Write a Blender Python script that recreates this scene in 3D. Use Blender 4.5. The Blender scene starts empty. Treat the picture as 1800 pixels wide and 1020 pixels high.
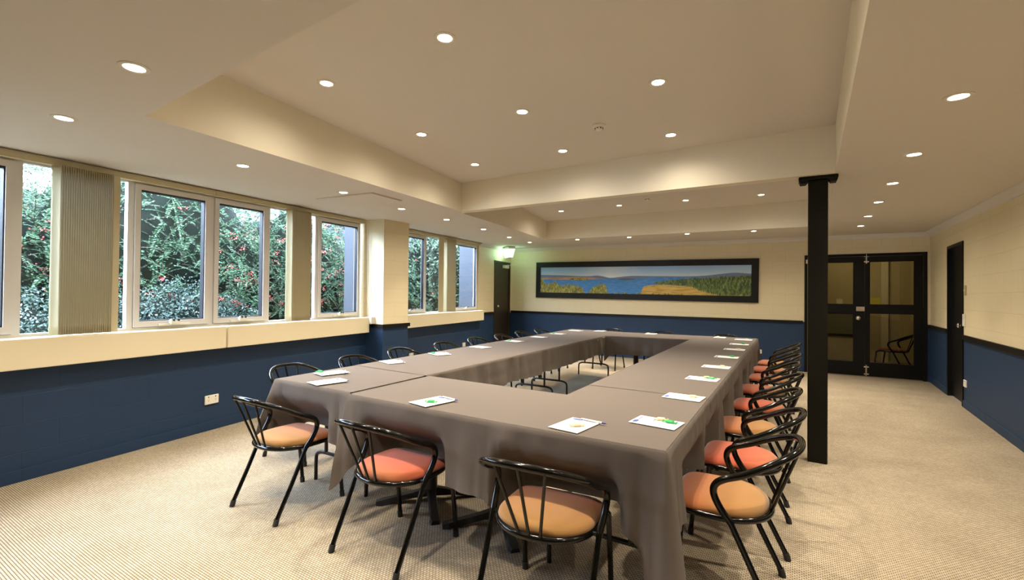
import bpy, math, random
from mathutils import Vector, Matrix, noise

# ------------------------------------------------------------------ camera, world, exposure
SC = bpy.context.scene
COL = SC.collection
H = 1.33
cam_d = bpy.data.cameras.new('camera')
cam_d.sensor_width = 36.0
cam_d.lens = 820.0 / 1800.0 * 36.0
cam_d.clip_start = 0.05
cam_d.clip_end = 200
cam = bpy.data.objects.new('camera', cam_d)
COL.objects.link(cam)
right = Vector((0.85253939, 0.52256732, 0.00999923))
down = Vector((0.00277595, 0.0146039, -0.9998895))
fwd = Vector((-0.52265561, 0.85247294, 0.01099978))
m3 = Matrix((right, -down, -fwd)).transposed()
cam.matrix_world = Matrix.Translation((0, 0, H)) @ m3.to_4x4()
SC.camera = cam

SC.view_settings.view_transform = 'Standard'
SC.view_settings.look = 'None'
SC.view_settings.gamma = 1.0
SC.view_settings.use_curve_mapping = False
SC.view_settings.exposure = 0.0
LAMP_W = 118.0
SPILL_W = 34.0
LAMP_COL = (1.0, 0.87, 0.68)
SKY = 36.0
world = bpy.data.worlds.new('sky')
SC.world = world
world.use_nodes = True
wb = world.node_tree.nodes['Background']
wb.inputs['Color'].default_value = (0.70, 0.80, 1.0, 1)
wb.inputs['Strength'].default_value = SKY
SC.cycles.max_bounces = 8
SC.cycles.diffuse_bounces = 4
SC.cycles.sample_clamp_indirect = 6.0

random.seed(7)
PI = math.pi

# ------------------------------------------------------------------ materials
MATS = {}
def mat(name, color, rough=0.6, metal=0.0, emis=None, estr=0.0, coat=0.0, sheen=0.0, spec=0.5, trans=None):
    m = bpy.data.materials.new(name)
    m.use_nodes = True
    b = m.node_tree.nodes['Principled BSDF']
    b.inputs['Base Color'].default_value = (*color, 1)
    b.inputs['Roughness'].default_value = rough
    b.inputs['Metallic'].default_value = metal
    b.inputs['Coat Weight'].default_value = coat
    b.inputs['Coat Roughness'].default_value = 0.08
    b.inputs['Sheen Weight'].default_value = sheen
    b.inputs['Specular IOR Level'].default_value = spec
    if emis:
        b.inputs['Emission Color'].default_value = (*emis, 1)
        b.inputs['Emission Strength'].default_value = estr
    MATS[name] = m
    return m

def N(m, t, **kw):
    n = m.node_tree.nodes.new(t)
    for k, v in kw.items():
        setattr(n, k, v)
    return n
def LK(m, a, b):
    m.node_tree.links.new(a, b)
def bsdf(m):
    return m.node_tree.nodes['Principled BSDF']

def bump(m, height, strength, dist=0.01):
    b = N(m, 'ShaderNodeBump')
    b.inputs['Strength'].default_value = strength
    b.inputs['Distance'].default_value = dist
    LK(m, height, b.inputs['Height'])
    LK(m, b.outputs['Normal'], bsdf(m).inputs['Normal'])

def block_paint(name, color, rough, depth):
    """painted concrete blocks, 0.4 x 0.2 m courses"""
    m = mat(name, color, rough)
    uv = N(m, 'ShaderNodeUVMap')
    br = N(m, 'ShaderNodeTexBrick')
    br.inputs['Scale'].default_value = 1.0
    br.inputs['Brick Width'].default_value = 0.4
    br.inputs['Row Height'].default_value = 0.2
    br.inputs['Mortar Size'].default_value = 0.004
    br.inputs['Mortar Smooth'].default_value = 0.6
    br.inputs['Color1'].default_value = (1, 1, 1, 1)
    br.inputs['Color2'].default_value = (0.97, 0.97, 0.97, 1)
    br.inputs['Mortar'].default_value = (0.80, 0.80, 0.80, 1)
    LK(m, uv.outputs['UV'], br.inputs['Vector'])
    ns = N(m, 'ShaderNodeTexNoise')
    ns.inputs['Scale'].default_value = 60
    LK(m, uv.outputs['UV'], ns.inputs['Vector'])
    mx = N(m, 'ShaderNodeMix', data_type='RGBA', blend_type='MULTIPLY')
    mx.inputs[0].default_value = 0.55
    mx.inputs[6].default_value = (*color, 1)
    LK(m, br.outputs['Color'], mx.inputs[7])
    LK(m, mx.outputs[2], bsdf(m).inputs['Base Color'])
    ad = N(m, 'ShaderNodeMath', operation='MULTIPLY_ADD')
    ad.inputs[1].default_value = 0.15
    LK(m, ns.outputs['Fac'], ad.inputs[0])
    iv = N(m, 'ShaderNodeMath', operation='SUBTRACT')
    iv.inputs[0].default_value = 1.0
    LK(m, br.outputs['Fac'], iv.inputs[1])
    LK(m, iv.outputs[0], ad.inputs[2])
    bump(m, ad.outputs[0], 0.35, depth)
    return m

block_paint('cream_block', (0.80, 0.70, 0.47), 0.55, 0.004)
block_paint('blue_block', (0.007, 0.031, 0.084), 0.6, 0.003)
mat('cream_trim', (0.82, 0.73, 0.52), 0.5)
mat('ceiling_paint', (0.72, 0.68, 0.62), 0.9)
mat('beam_paint', (0.86, 0.80, 0.65), 0.8)
mat('rail_black', (0.006, 0.005, 0.0035), 0.45, spec=0.3)
mat('white_frame', (0.74, 0.72, 0.70), 0.35)
mat('seal_black', (0.015, 0.015, 0.02), 0.5)
mat('white_plastic', (0.80, 0.77, 0.68), 0.35)
mat('tan_plastic', (0.50, 0.42, 0.25), 0.4)
mat('slot_dark', (0.03, 0.03, 0.03), 0.6)
mat('door_black', (0.0035, 0.0035, 0.0035), 0.45, spec=0.22)
mat('door_brown', (0.028, 0.020, 0.011), 0.45)
mat('chrome', (0.75, 0.72, 0.66), 0.22, 1.0)
mat('gloss_black', (0.0025, 0.0025, 0.0022), 0.12, 0.0, coat=0.0, spec=0.42)
mat('matt_black', (0.010, 0.010, 0.011), 0.45)
mat('rubber', (0.012, 0.012, 0.012), 0.75)
mat('post_paint', (0.0045, 0.004, 0.0015), 0.5, spec=0.2)
mat('paper', (0.88, 0.88, 0.86), 0.7)
mat('logo_blue', (0.03, 0.06, 0.30), 0.6)
mat('ink_grey', (0.25, 0.28, 0.33), 0.6)
mat('mint_green', (0.02, 0.36, 0.10), 0.3)
mat('mint_cream', (0.66, 0.56, 0.34), 0.4)
mat('pen_white', (0.75, 0.76, 0.78), 0.3)
mat('pen_blue', (0.02, 0.05, 0.28), 0.3)
mat('lamp_disc', (1, 1, 1), 0.5, emis=(1.0, 0.90, 0.70), estr=30.0)
mat('exit_face', (0.8, 1, 0.9), 0.5, emis=(0.52, 1.0, 0.68), estr=7.0)
mat('yellow_card', (0.70, 0.62, 0.02), 0.6)
mat('foyer_wall', (0.45, 0.38, 0.22), 0.8)
mat('foyer_pale', (0.62, 0.56, 0.40), 0.8)
mat('board_grey', (0.20, 0.20, 0.15), 0.5)
mat('timber_top', (0.50, 0.44, 0.36), 0.5)
mat('soil', (0.035, 0.030, 0.025), 0.95)
mat('bark', (0.06, 0.045, 0.035), 0.9)
mat('pale_twig', (0.55, 0.58, 0.50), 0.9)
mat('roof_slab', (0.28, 0.32, 0.40), 0.7)
mat('weather_dark', (0.035, 0.04, 0.06), 0.7)
block_paint('grey_block', (0.055, 0.063, 0.080), 0.85, 0.006)

# blinds
m = mat('blind_fabric', (0.55, 0.48, 0.29), 0.8)
m = mat('blind_hem', (0.58, 0.51, 0.33), 0.8)

# carpet: looped weave
m = mat('carpet', (0.45, 0.36, 0.24), 0.95, spec=0.1)
uv = N(m, 'ShaderNodeUVMap')
mp = N(m, 'ShaderNodeMapping')
mp.inputs['Rotation'].default_value = (0, 0, 0.0)
LK(m, uv.outputs['UV'], mp.inputs['Vector'])
br = N(m, 'ShaderNodeTexBrick')
br.offset = 0.5
br.inputs['Scale'].default_value = 1.0
br.inputs['Brick Width'].default_value = 0.019
br.inputs['Row Height'].default_value = 0.0115
br.inputs['Mortar Size'].default_value = 0.0022
br.inputs['Mortar Smooth'].default_value = 0.5
br.inputs['Color1'].default_value = (0.465, 0.405, 0.31, 1)
br.inputs['Color2'].default_value = (0.365, 0.312, 0.235, 1)
br.inputs['Mortar'].default_value = (0.115, 0.09, 0.058, 1)
LK(m, mp.outputs[0], br.inputs['Vector'])
n2 = N(m, 'ShaderNodeTexNoise')
n2.inputs['Scale'].default_value = 2.2
n2.inputs['Detail'].default_value = 6
LK(m, uv.outputs['UV'], n2.inputs['Vector'])
rp = N(m, 'ShaderNodeValToRGB')
rp.color_ramp.elements[0].position = 0.3
rp.color_ramp.elements[0].color = (0.86, 0.84, 0.82, 1)
rp.color_ramp.elements[1].position = 0.7
rp.color_ramp.elements[1].color = (1.06, 1.05, 1.04, 1)
LK(m, n2.outputs['Fac'], rp.inputs[0])
mx = N(m, 'ShaderNodeMix', data_type='RGBA', blend_type='MULTIPLY')
mx.inputs[0].default_value = 1.0
LK(m, br.outputs['Color'], mx.inputs[6])
LK(m, rp.outputs[0], mx.inputs[7])
LK(m, mx.outputs[2], bsdf(m).inputs['Base Color'])
iv = N(m, 'ShaderNodeMath', operation='SUBTRACT')
iv.inputs[0].default_value = 1.0
LK(m, br.outputs['Fac'], iv.inputs[1])
bump(m, iv.outputs[0], 0.6, 0.004)

# table linen
def linen(name, color):
    m = mat(name, color, 0.85, sheen=0.04, spec=0.15)
    uv = N(m, 'ShaderNodeTexCoord')
    ns = N(m, 'ShaderNodeTexNoise')
    ns.inputs['Scale'].default_value = 5.0
    ns.inputs['Detail'].default_value = 4
    LK(m, uv.outputs['Object'], ns.inputs['Vector'])
    bump(m, ns.outputs['Fac'], 0.10, 0.02)
    return m
linen('cloth', (0.120, 0.100, 0.088))

# ombre seat fabrics: coral towards the front, ochre towards the back, in woven bands
def seat_fabric(name, stops):
    m = mat(name, stops[0][1], 0.85, sheen=0.3, spec=0.2)
    tc = N(m, 'ShaderNodeTexCoord')
    sp = N(m, 'ShaderNodeSeparateXYZ')
    LK(m, tc.outputs['Object'], sp.inputs[0])
    a = N(m, 'ShaderNodeMath', operation='MULTIPLY_ADD')
    a.inputs[1].default_value = 2.5
    a.inputs[2].default_value = 0.5
    LK(m, sp.outputs['Y'], a.inputs[0])
    r = N(m, 'ShaderNodeValToRGB')
    while len(r.color_ramp.elements) < len(stops):
        r.color_ramp.elements.new(0.5)
    for e, (p, c) in zip(r.color_ramp.elements, stops):
        e.position = p
        e.color = (*c, 1)
    LK(m, a.outputs[0], r.inputs[0])
    ns = N(m, 'ShaderNodeTexNoise')
    ns.inputs['Scale'].default_value = 350
    LK(m, tc.outputs['Object'], ns.inputs['Vector'])
    mx = N(m, 'ShaderNodeMix', data_type='RGBA', blend_type='MULTIPLY')
    mx.inputs[0].default_value = 0.35
    LK(m, r.outputs[0], mx.inputs[6])
    LK(m, ns.outputs['Color'], mx.inputs[7])
    LK(m, mx.outputs[2], bsdf(m).inputs['Base Color'])
    bump(m, ns.outputs['Fac'], 0.25, 0.002)
    return m
OC = (0.30, 0.155, 0.043)
OR = (0.38, 0.135, 0.042)
CO = (0.40, 0.082, 0.034)
seat_fabric('seat_ochre', [(0.0, OC), (0.45, (0.32, 0.15, 0.043)), (0.75, (0.38, 0.125, 0.042)), (1.0, (0.36, 0.088, 0.036))])
seat_fabric('seat_coral', [(0.0, (0.38, 0.13, 0.045)), (0.35, CO), (0.7, (0.42, 0.085, 0.037)), (1.0, (0.36, 0.062, 0.029))])
seat_fabric('seat_blend', [(0.0, OC), (0.35, OR), (0.6, (0.41, 0.105, 0.042)), (1.0, (0.42, 0.085, 0.037))])

def glass(name, tint, refl=1.0):
    m = bpy.data.materials.new(name)
    m.use_nodes = True
    nt = m.node_tree
    nt.nodes.clear()
    o = nt.nodes.new('ShaderNodeOutputMaterial')
    tr = nt.nodes.new('ShaderNodeBsdfTransparent')
    tr.inputs[0].default_value = (*tint, 1)
    gl = nt.nodes.new('ShaderNodeBsdfGlossy')
    gl.inputs['Roughness'].default_value = 0.0
    fr = nt.nodes.new('ShaderNodeFresnel')
    fr.inputs['IOR'].default_value = 1.45
    mu = nt.nodes.new('ShaderNodeMath')
    mu.operation = 'MULTIPLY'
    mu.inputs[1].default_value = refl
    mx = nt.nodes.new('ShaderNodeMixShader')
    ge = nt.nodes.new('ShaderNodeNewGeometry')
    bf = nt.nodes.new('ShaderNodeMath')
    bf.operation = 'SUBTRACT'
    bf.inputs[0].default_value = 1.0
    m2 = nt.nodes.new('ShaderNodeMath')
    m2.operation = 'MULTIPLY'
    nt.links.new(ge.outputs['Backfacing'], bf.inputs[1])
    nt.links.new(fr.outputs[0], mu.inputs[0])
    nt.links.new(mu.outputs[0], m2.inputs[0])
    nt.links.new(bf.outputs[0], m2.inputs[1])
    nt.links.new(m2.outputs[0], mx.inputs[0])
    nt.links.new(tr.outputs[0], mx.inputs[1])
    nt.links.new(gl.outputs[0], mx.inputs[2])
    nt.links.new(mx.outputs[0], o.inputs[0])
    MATS[name] = m
glass('window_glass', (0.90, 0.95, 0.97))
glass('door_glass', (0.55, 0.55, 0.50))

def leafmat(name, c1, c2):
    m = mat(name, c1, 0.6, spec=0.3)
    gi = N(m, 'ShaderNodeNewGeometry')
    r = N(m, 'ShaderNodeValToRGB')
    r.color_ramp.elements[0].color = (*c1, 1)
    r.color_ramp.elements[1].color = (*c2, 1)
    LK(m, gi.outputs['Random Per Island'], r.inputs[0])
    LK(m, r.outputs[0], bsdf(m).inputs['Base Color'])
leafmat('leaf_feather', (0.018, 0.052, 0.027), (0.105, 0.19, 0.10))
leafmat('leaf_dark', (0.008, 0.020, 0.011), (0.045, 0.085, 0.045))
leafmat('leaf_blue', (0.035, 0.065, 0.05), (0.12, 0.17, 0.15))
mat('core_shade', (0.008, 0.011, 0.008), 0.95, spec=0.1)  # colour of the bush cores, stands in for shade between the leaves
leafmat('leaf_broad', (0.015, 0.04, 0.022), (0.09, 0.13, 0.08))
leafmat('blossom_red', (0.42, 0.05, 0.05), (0.60, 0.14, 0.12))
leafmat('blossom_white', (0.50, 0.54, 0.52), (0.65, 0.67, 0.66))

# ------------------------------------------------------------------ mesh helpers
class MB:
    def __init__(s):
        s.v = []; s.f = []; s.m = []; s.sm = []
    def add(s, vs, fs, mi=0, smooth=False):
        o = len(s.v)
        s.v += [tuple(v) for v in vs]
        for f in fs:
            s.f.append(tuple(i + o for i in f)); s.m.append(mi); s.sm.append(smooth)
    def hexa(s, p, mi=0):
        """8 points: bottom ring 0-3 counter-clockwise, top ring 4-7"""
        s.add(p, [(3, 2, 1, 0), (4, 5, 6, 7), (0, 1, 5, 4), (1, 2, 6, 5), (2, 3, 7, 6), (3, 0, 4, 7)], mi)
    def box(s, x0, x1, y0, y1, z0, z1, mi=0, bev=0.0):
        if bev <= 0:
            s.hexa([(x0, y0, z0), (x1, y0, z0), (x1, y1, z0), (x0, y1, z0), (x0, y0, z1), (x1, y0, z1), (x1, y1, z1), (x0, y1, z1)], mi)
            return
        b = bev
        rings = []
        for (z, i) in ((z0, b), (z0 + b, 0), (z1 - b, 0), (z1, b)):
            r = []
            for (cx, cy, sx, sy) in ((x0, y0, 1, 1), (x1, y0, -1, 1), (x1, y1, -1, -1), (x0, y1, 1, -1)):
                a = (cx + sx * (b + i), cy + sy * i, z); c = (cx + sx * i, cy + sy * (b + i), z)
                r += [c, a] if sx * sy > 0 else [a, c]
            rings.append(r)
        vs = [v for r in rings for v in r]
        fs = [tuple(reversed(range(8))), tuple(range(24, 32))]
        for k in range(3):
            for j in range(8):
                fs.append((k * 8 + j, k * 8 + (j + 1) % 8, (k + 1) * 8 + (j + 1) % 8, (k + 1) * 8 + j))
        s.add(vs, fs, mi)
    def tube(s, pts, r, closed=False, n=10, mi=0, cap=True, radii=None):
        P = [Vector(p) for p in pts]
        L = len(P)
        tang = []
        for i in range(L):
            a = P[(i - 1) % L] if (closed or i > 0) else P[i]
            b = P[(i + 1) % L] if (closed or i < L - 1) else P[i]
            tang.append((b - a).normalized())
        up = Vector((0, 0, 1))
        if abs(tang[0].dot(up)) > 0.9:
            up = Vector((1, 0, 0))
        nrm = (up - tang[0] * up.dot(tang[0])).normalized()
        vs = []
        for i in range(L):
            nrm = (nrm - tang[i] * nrm.dot(tang[i])).normalized()
            bi = tang[i].cross(nrm)
            rr = radii[i] if radii else r
            for k in range(n):
                a = 2 * PI * k / n
                vs.append(P[i] + (nrm * math.cos(a) + bi * math.sin(a)) * rr)
        fs = []
        for i in range(L if closed else L - 1):
            j = (i + 1) % L
            for k in range(n):
                fs.append((i * n + k, i * n + (k + 1) % n, j * n + (k + 1) % n, j * n + k))
        if cap and not closed:
            fs.append(tuple(reversed(range(n))))
            fs.append(tuple((L - 1) * n + k for k in range(n)))
        s.add(vs, fs, mi, True)
    def lathe(s, c, prof, n=24, mi=0, axis='z'):
        """prof: (radius, height) pairs"""
        vs = []
        for r, h in prof:
            for k in range(n):
                a = 2 * PI * k / n
                u, w = r * math.cos(a), r * math.sin(a)
                if axis == 'z': vs.append((c[0] + u, c[1] + w, c[2] + h))
                elif axis == 'y': vs.append((c[0] + u, c[1] + h, c[2] + w))
                else: vs.append((c[0] + h, c[1] + u, c[2] + w))
        fs = []
        for i in range(len(prof) - 1):
            for k in range(n):
                fs.append((i * n + k, i * n + (k + 1) % n, (i + 1) * n + (k + 1) % n, (i + 1) * n + k))
        fs.append(tuple(range(n))); fs.append(tuple((len(prof) - 1) * n + k for k in range(n)))
        s.add(vs, fs, mi, True)
    def build(s, name, mats, parent=None, origin=(0, 0, 0), fix=True):
        me = bpy.data.meshes.new(name)
        o = Vector(origin)
        me.from_pydata([tuple(Vector(v) - o) for v in s.v], [], s.f)
        if isinstance(mats, str): mats = [mats]
        for k in mats: me.materials.append(MATS[k])
        for p, mi, sm in zip(me.polygons, s.m, s.sm):
            p.material_index = mi; p.use_smooth = sm
        if fix:
            import bmesh
            bm = bmesh.new(); bm.from_mesh(me)
            bmesh.ops.recalc_face_normals(bm, faces=bm.faces)
            bm.to_mesh(me); bm.free()
        uvl = me.uv_layers.new(name='UVMap')
        for p in me.polygons:
            n = p.normal
            ax = max(range(3), key=lambda i: abs(n[i]))
            for li in p.loop_indices:
                v = me.vertices[me.loops[li].vertex_index].co + o
                uvl.data[li].uv = (v.y, v.z) if ax == 0 else ((v.x, v.z) if ax == 1 else (v.x, v.y))
        if any(s.sm):
            try: me.set_sharp_from_angle(angle=math.radians(50))
            except Exception: pass
        ob = bpy.data.objects.new(name, me)
        COL.objects.link(ob)
        if parent is not None:
            ob.parent = parent
        else:
            ob.location = origin
        return ob

def tag(o, label=None, cat=None, group=None, kind=None):
    if label: o['label'] = label
    if cat: o['category'] = cat
    if group: o['group'] = group
    if kind: o['kind'] = kind
    return o
def thing(name, loc, label, cat, group=None, rz=0.0):
    e = bpy.data.objects.new(name, None)
    e.empty_display_size = 0.1
    COL.objects.link(e)
    e.location = loc
    e.rotation_euler = (0, 0, rz)
    return tag(e, label, cat, group)
def struct(name, mb, mats, parent=None, origin=(0, 0, 0)):
    o = mb.build(name, mats, parent, origin)
    if parent is None: o['kind'] = 'structure'
    return o
def copy_tree(src, parent=None):
    c = src.copy(); COL.objects.link(c)
    if parent is not None:
        c.parent = parent
        c.matrix_parent_inverse = src.matrix_parent_inverse.copy()
    for ch in list(src.children):
        copy_tree(ch, c)
    return c
def smooth_path(ctrl, per=8, closed=False):
    P = [Vector(p) for p in ctrl]
    n = len(P); out = []
    for i in range(n if closed else n - 1):
        p0 = P[(i - 1) % n] if (closed or i > 0) else P[0] * 2 - P[1]
        p1 = P[i]; p2 = P[(i + 1) % n]
        p3 = P[(i + 2) % n] if (closed or i < n - 2) else P[-1] * 2 - P[-2]
        for k in range(per):
            t = k / per
            out.append(0.5 * ((2 * p1) + (p2 - p0) * t + (2 * p0 - 5 * p1 + 4 * p2 - p3) * t * t + (3 * p1 - p0 - 3 * p2 + p3) * t ** 3))
    if not closed: out.append(P[-1])
    return out

# ------------------------------------------------------------------ room geometry
Y0, YB = -4.5, 9.95                       # wall behind the viewpoint, far wall
def zc(x, y): return 2.2411 - 0.00755 * x + 0.01958 * y      # the lower ceiling falls slightly towards the viewpoint
LM = -0.1705
def LX(y): return -4.59 + LM * (y - 0.9)
def RX(y): return 1.70 + 0.03 * (y - 5.9)
LN = Vector((1, -LM, 0)).normalized()
def L(u, n, z):
    return Vector((LX(u), u, z)) + LN * n
def lhex(mb, u0, u1, n0, n1, z0, z1, mi=0):
    def zz(z, u): return z(u) if callable(z) else z
    mb.hexa([L(u0, n0, zz(z0, u0)), L(u0, n1, zz(z0, u0)), L(u1, n1, zz(z0, u1)), L(u1, n0, zz(z0, u1)),
             L(u0, n0, zz(z1, u0)), L(u0, n1, zz(z1, u0)), L(u1, n1, zz(z1, u1)), L(u1, n0, zz(z1, u1))], mi)
def rhex(mb, y0, y1, n0, n1, z0, z1, mi=0):
    """right wall; n measured into the room"""
    f = lambda y, n, z: (RX(y) - n, y, z)
    mb.hexa([f(y0, n1, z0), f(y0, n0, z0), f(y1, n0, z0), f(y1, n1, z0), f(y0, n1, z1), f(y0, n0, z1), f(y1, n0, z1), f(y1, n1, z1)], mi)

b = MB(); b.box(-7.2, 2.6, Y0 - .2, 13.4, -0.12, 0.0)
struct('floor', b, 'carpet')

# ceiling with its two raised bays
A1 = (-3.036, 1.106); B1 = (-3.541, 4.56); C1 = (0.250, 4.45); D1 = (0.170, 0.93)
A2 = (-3.620, 4.68); B2 = (-4.254, 8.213); C2 = (0.330, 8.277); D2 = (0.253, 4.57)
ZU1, ZU2 = 2.70, 2.80
b = MB()
def cq(*p):
    b.add([(x, y, z if z is not None else zc(x, y)) for x, y, z in p], [(0, 1, 2, 3)])
def low(*p): cq(*[(x, y, None) for x, y in p])
WO = 0.0
def lw(y): return (LX(y) - WO, y)
def rw(y): return (RX(y) + WO, y)
low(lw(Y0), rw(Y0), D1, A1)
b.add([(*lw(Y0), zc(*lw(Y0))), (*A1, zc(*A1)), (*lw(1.106), zc(*lw(1.106)))], [(0, 1, 2)])
b.add([(*rw(Y0), zc(*rw(Y0))), (*D1, zc(*D1)), (*rw(0.93), zc(*rw(0.93)))], [(0, 1, 2)])
low(lw(1.106), A1, B1, lw(4.56)); low(lw(4.56), B1, A2, lw(4.68)); low(lw(4.68), A2, B2, lw(8.213))
low(D1, rw(0.93), rw(4.45), C1); low(C1, rw(4.45), rw(4.57), D2); low(D2, rw(4.57), rw(8.277), C2)
low(B2, C2, rw(YB), lw(YB))
b.add([(*lw(8.213), zc(*lw(8.213))), (*B2, zc(*B2)), (*lw(YB), zc(*lw(YB)))], [(0, 1, 2)])
b.add([(*rw(8.277), zc(*rw(8.277))), (*C2, zc(*C2)), (*rw(YB), zc(*rw(YB)))], [(0, 1, 2)])
for (Q, zu) in (((A1, B1, C1, D1), ZU1), ((A2, B2, C2, D2), ZU2)):
    for i in range(4):
        p, q = Q[i], Q[(i + 1) % 4]
        cq((*p, None), (*q, None), (*q, zu), (*p, zu)); b.m[-1] = 1
    cq(*[(x, y, zu) for x, y in Q])
co = b.build('ceiling', ['ceiling_paint', 'beam_paint'], fix=False)
co['kind'] = 'structure'
b = MB()
b.hexa([(LX(Y0) - .24, Y0 - .2, 2.95), (2.6, Y0 - .2, 2.95), (2.6, 13.4, 2.95), (LX(13.4) - .24, 13.4, 2.95), (LX(Y0) - .24, Y0 - .2, 3.05), (2.6, Y0 - .2, 3.05), (2.6, 13.4, 3.05), (LX(13.4) - .24, 13.4, 3.05)])
struct('ceiling_slab', b, 'ceiling_paint')

# beam between the bays
b = MB()
e = 0.004
b.hexa([(B1[0], B1[1] - e, zc(*B1) - e), (C1[0], C1[1] - e, zc(*C1) - e), (D2[0], D2[1] + e, zc(*D2) - e), (A2[0], A2[1] + e, zc(*A2) - e),
        (B1[0], B1[1] - e, ZU1), (C1[0], C1[1] - e, ZU1), (D2[0], D2[1] + e, ZU2), (A2[0], A2[1] + e, ZU2)])
struct('trim_1', b, 'beam_paint')

# left (window) wall
TH = -0.13
zt = lambda u: 2.95
RZ = 0.90                                       # underside of the dado rail
b = MB()
lhex(b, Y0 - .2, 8.92, TH, 0, 0, 0.80, 1)       # blue below the windows
lhex(b, 4.50, 5.16, TH, 0, 0.80, RZ, 1); lhex(b, 4.50, 5.16, TH, 0, RZ, zt, 0)
lhex(b, 8.12, 8.92, TH, 0, 0.80, RZ, 1); lhex(b, 8.12, 8.92, TH, 0, RZ, zt, 0)
lhex(b, 9.88, YB + .2, TH, 0, 0, RZ, 1); lhex(b, 9.88, YB + .2, TH, 0, RZ, zt, 0)
lhex(b, 8.92, 9.88, TH, 0, 2.13, zt, 0)
lhex(b, Y0 - .2, -0.95, TH, 0, 0.80, RZ, 1); lhex(b, Y0 - .2, -0.95, TH, 0, RZ, zt, 0)
hd = lambda u: zc(LX(u), u) - 0.005
lhex(b, -0.95, 4.50, TH, -0.002, hd, zt, 0); lhex(b, 5.16, 8.12, TH, -0.002, hd, zt, 0)
struct('wall_left', b, ['cream_block', 'blue_block'])

# block pier between the two windows
b = MB()
for (z0, z1, mi) in ((0, RZ, 1), (RZ, 2.40, 0)):
    b.hexa([(-5.26, 4.55, z0), (-4.905, 4.585, z0), (-4.925, 5.09, z0), (-5.34, 5.16, z0), (-5.26, 4.55, z1), (-4.905, 4.585, z1), (-4.925, 5.09, z1), (-5.34, 5.16, z1)], mi)
struct('wall_pier', b, ['cream_block', 'blue_block'])

# far wall with the double door opening
DX0, DX1, DZ = 0.10, 1.785, 2.10
b = MB()
for (x0, x1) in ((-6.6, DX0), (DX1, 2.6)):
    b.box(x0, x1, YB, YB + .2, 0, RZ, 1); b.box(x0, x1, YB, YB + .2, RZ, 2.62, 0)
b.box(DX0, DX1, YB, YB + .2, DZ, 2.62, 0)
struct('wall_back', b, ['cream_block', 'blue_block'])

# right wall with its door opening
b = MB()
for (y0, y1) in ((Y0 - .2, 7.89), (8.72, YB)):
    rhex(b, y0, y1, -0.2, 0, 0, RZ - .02, 1); rhex(b, y0, y1, -0.2, 0, RZ - .02, 2.55, 0)
rhex(b, 7.89, 8.72, -0.2, 0, 2.065, 2.55, 0)
struct('wall_right', b, ['cream_block', 'blue_block'])
b = MB(); b.box(-6.2, 2.2, Y0 - .2, Y0, 0, RZ, 1); b.box(-6.2, 2.2, Y0 - .2, Y0, RZ, 2.6, 0)
struct('wall_front', b, ['cream_block', 'blue_block'])

# baseboards, dado rails, cornice
b = MB(); lhex(b, Y0, 4.56, 0, 0.014, 0, 0.085); lhex(b, 4.56, 4.58, 0, 0.014, 0, 0.085); lhex(b, 5.14, 8.90, 0, 0.014, 0, 0.085)
struct('baseboard_left', b, 'blue_block')
b = MB(); b.box(-6.12, DX0 - .02, YB - .014, YB, 0, 0.085); b.box(DX1, 1.82, YB - .014, YB, 0, .085)
struct('baseboard_back', b, 'blue_block')
b = MB(); rhex(b, Y0, 7.87, 0, 0.014, 0, 0.085); rhex(b, 8.74, YB - .014, 0, 0.014, 0, 0.085)
struct('baseboard_right', b, 'blue_block')
b = MB()                                         # rail along the far wall (drops a little to the right, as in the room)
def rz(x): return 0.920 - 0.0042 * (x - 0.1)
b.hexa([(-6.12, YB - .022, rz(-6.12) - .05), (DX0 - .02, YB - .022, rz(0.1) - .05), (DX0 - .02, YB, rz(0.1) - .05), (-6.12, YB, rz(-6.12) - .05),
        (-6.12, YB - .022, rz(-6.12)), (DX0 - .02, YB - .022, rz(0.1)), (DX0 - .02, YB, rz(0.1)), (-6.12, YB, rz(-6.12))])
b.box(DX1, 1.82, YB - .022, YB, 0.865, 0.918)
struct('trim_2', b, 'rail_black')
b = MB(); rhex(b, Y0, 7.87, 0, 0.022, 0.835, 0.893); rhex(b, 8.74, YB - .022, 0, 0.022, 0.865, 0.918)
struct('trim_3', b, 'rail_black')
b = MB(); lhex(b, 8.13, 8.90, 0, 0.022, 0.89, 0.945)
lhex(b, 5.17, 5.32, 0, 0.05, 0.83, 0.90)
b.hexa([(-5.22, 4.565, .855), (-4.885, 4.563, .855), (-4.885, 4.59, .855), (-5.22, 4.59, .855), (-5.22, 4.565, .905), (-4.885, 4.563, .905), (-4.885, 4.59, .905), (-5.22, 4.59, .905)])
b.hexa([(-4.92, 4.563, .855), (-4.885, 4.563, .855), (-4.905, 5.12, .855), (-4.94, 5.12, .855), (-4.92, 4.563, .905), (-4.885, 4.563, .905), (-4.905, 5.12, .905), (-4.94, 5.12, .905)])
b.hexa([(-4.905, 5.09, .855), (-4.905, 5.12, .855), (-5.30, 5.18, .855), (-5.30, 5.15, .855), (-4.905, 5.09, .905), (-4.905, 5.12, .905), (-5.30, 5.18, .905), (-5.30, 5.15, .905)])
struct('trim_4', b, 'rail_black')
b = MB()                                         # cove cornice, right and far walls
def cove(pts_in, mb):
    prof = [(0.0, -0.075), (0.012, -0.07), (0.03, -0.045), (0.055, -0.02), (0.075, 0.0), (0.0, 0.004)]
    n = len(prof); vs = []
    for (p, nv) in pts_in:
        for (o, dz) in prof:
            x, y = p[0] + nv[0] * o, p[1] + nv[1] * o
            vs.append((x, y, zc(x, y) + dz - .002))
    fs = []
    for i in range(len(pts_in) - 1):
        for k in range(n):
            fs.append((i * n + k, i * n + (k + 1) % n, (i + 1) * n + (k + 1) % n, (i + 1) * n + k))
    mb.add(vs, fs)
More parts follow.
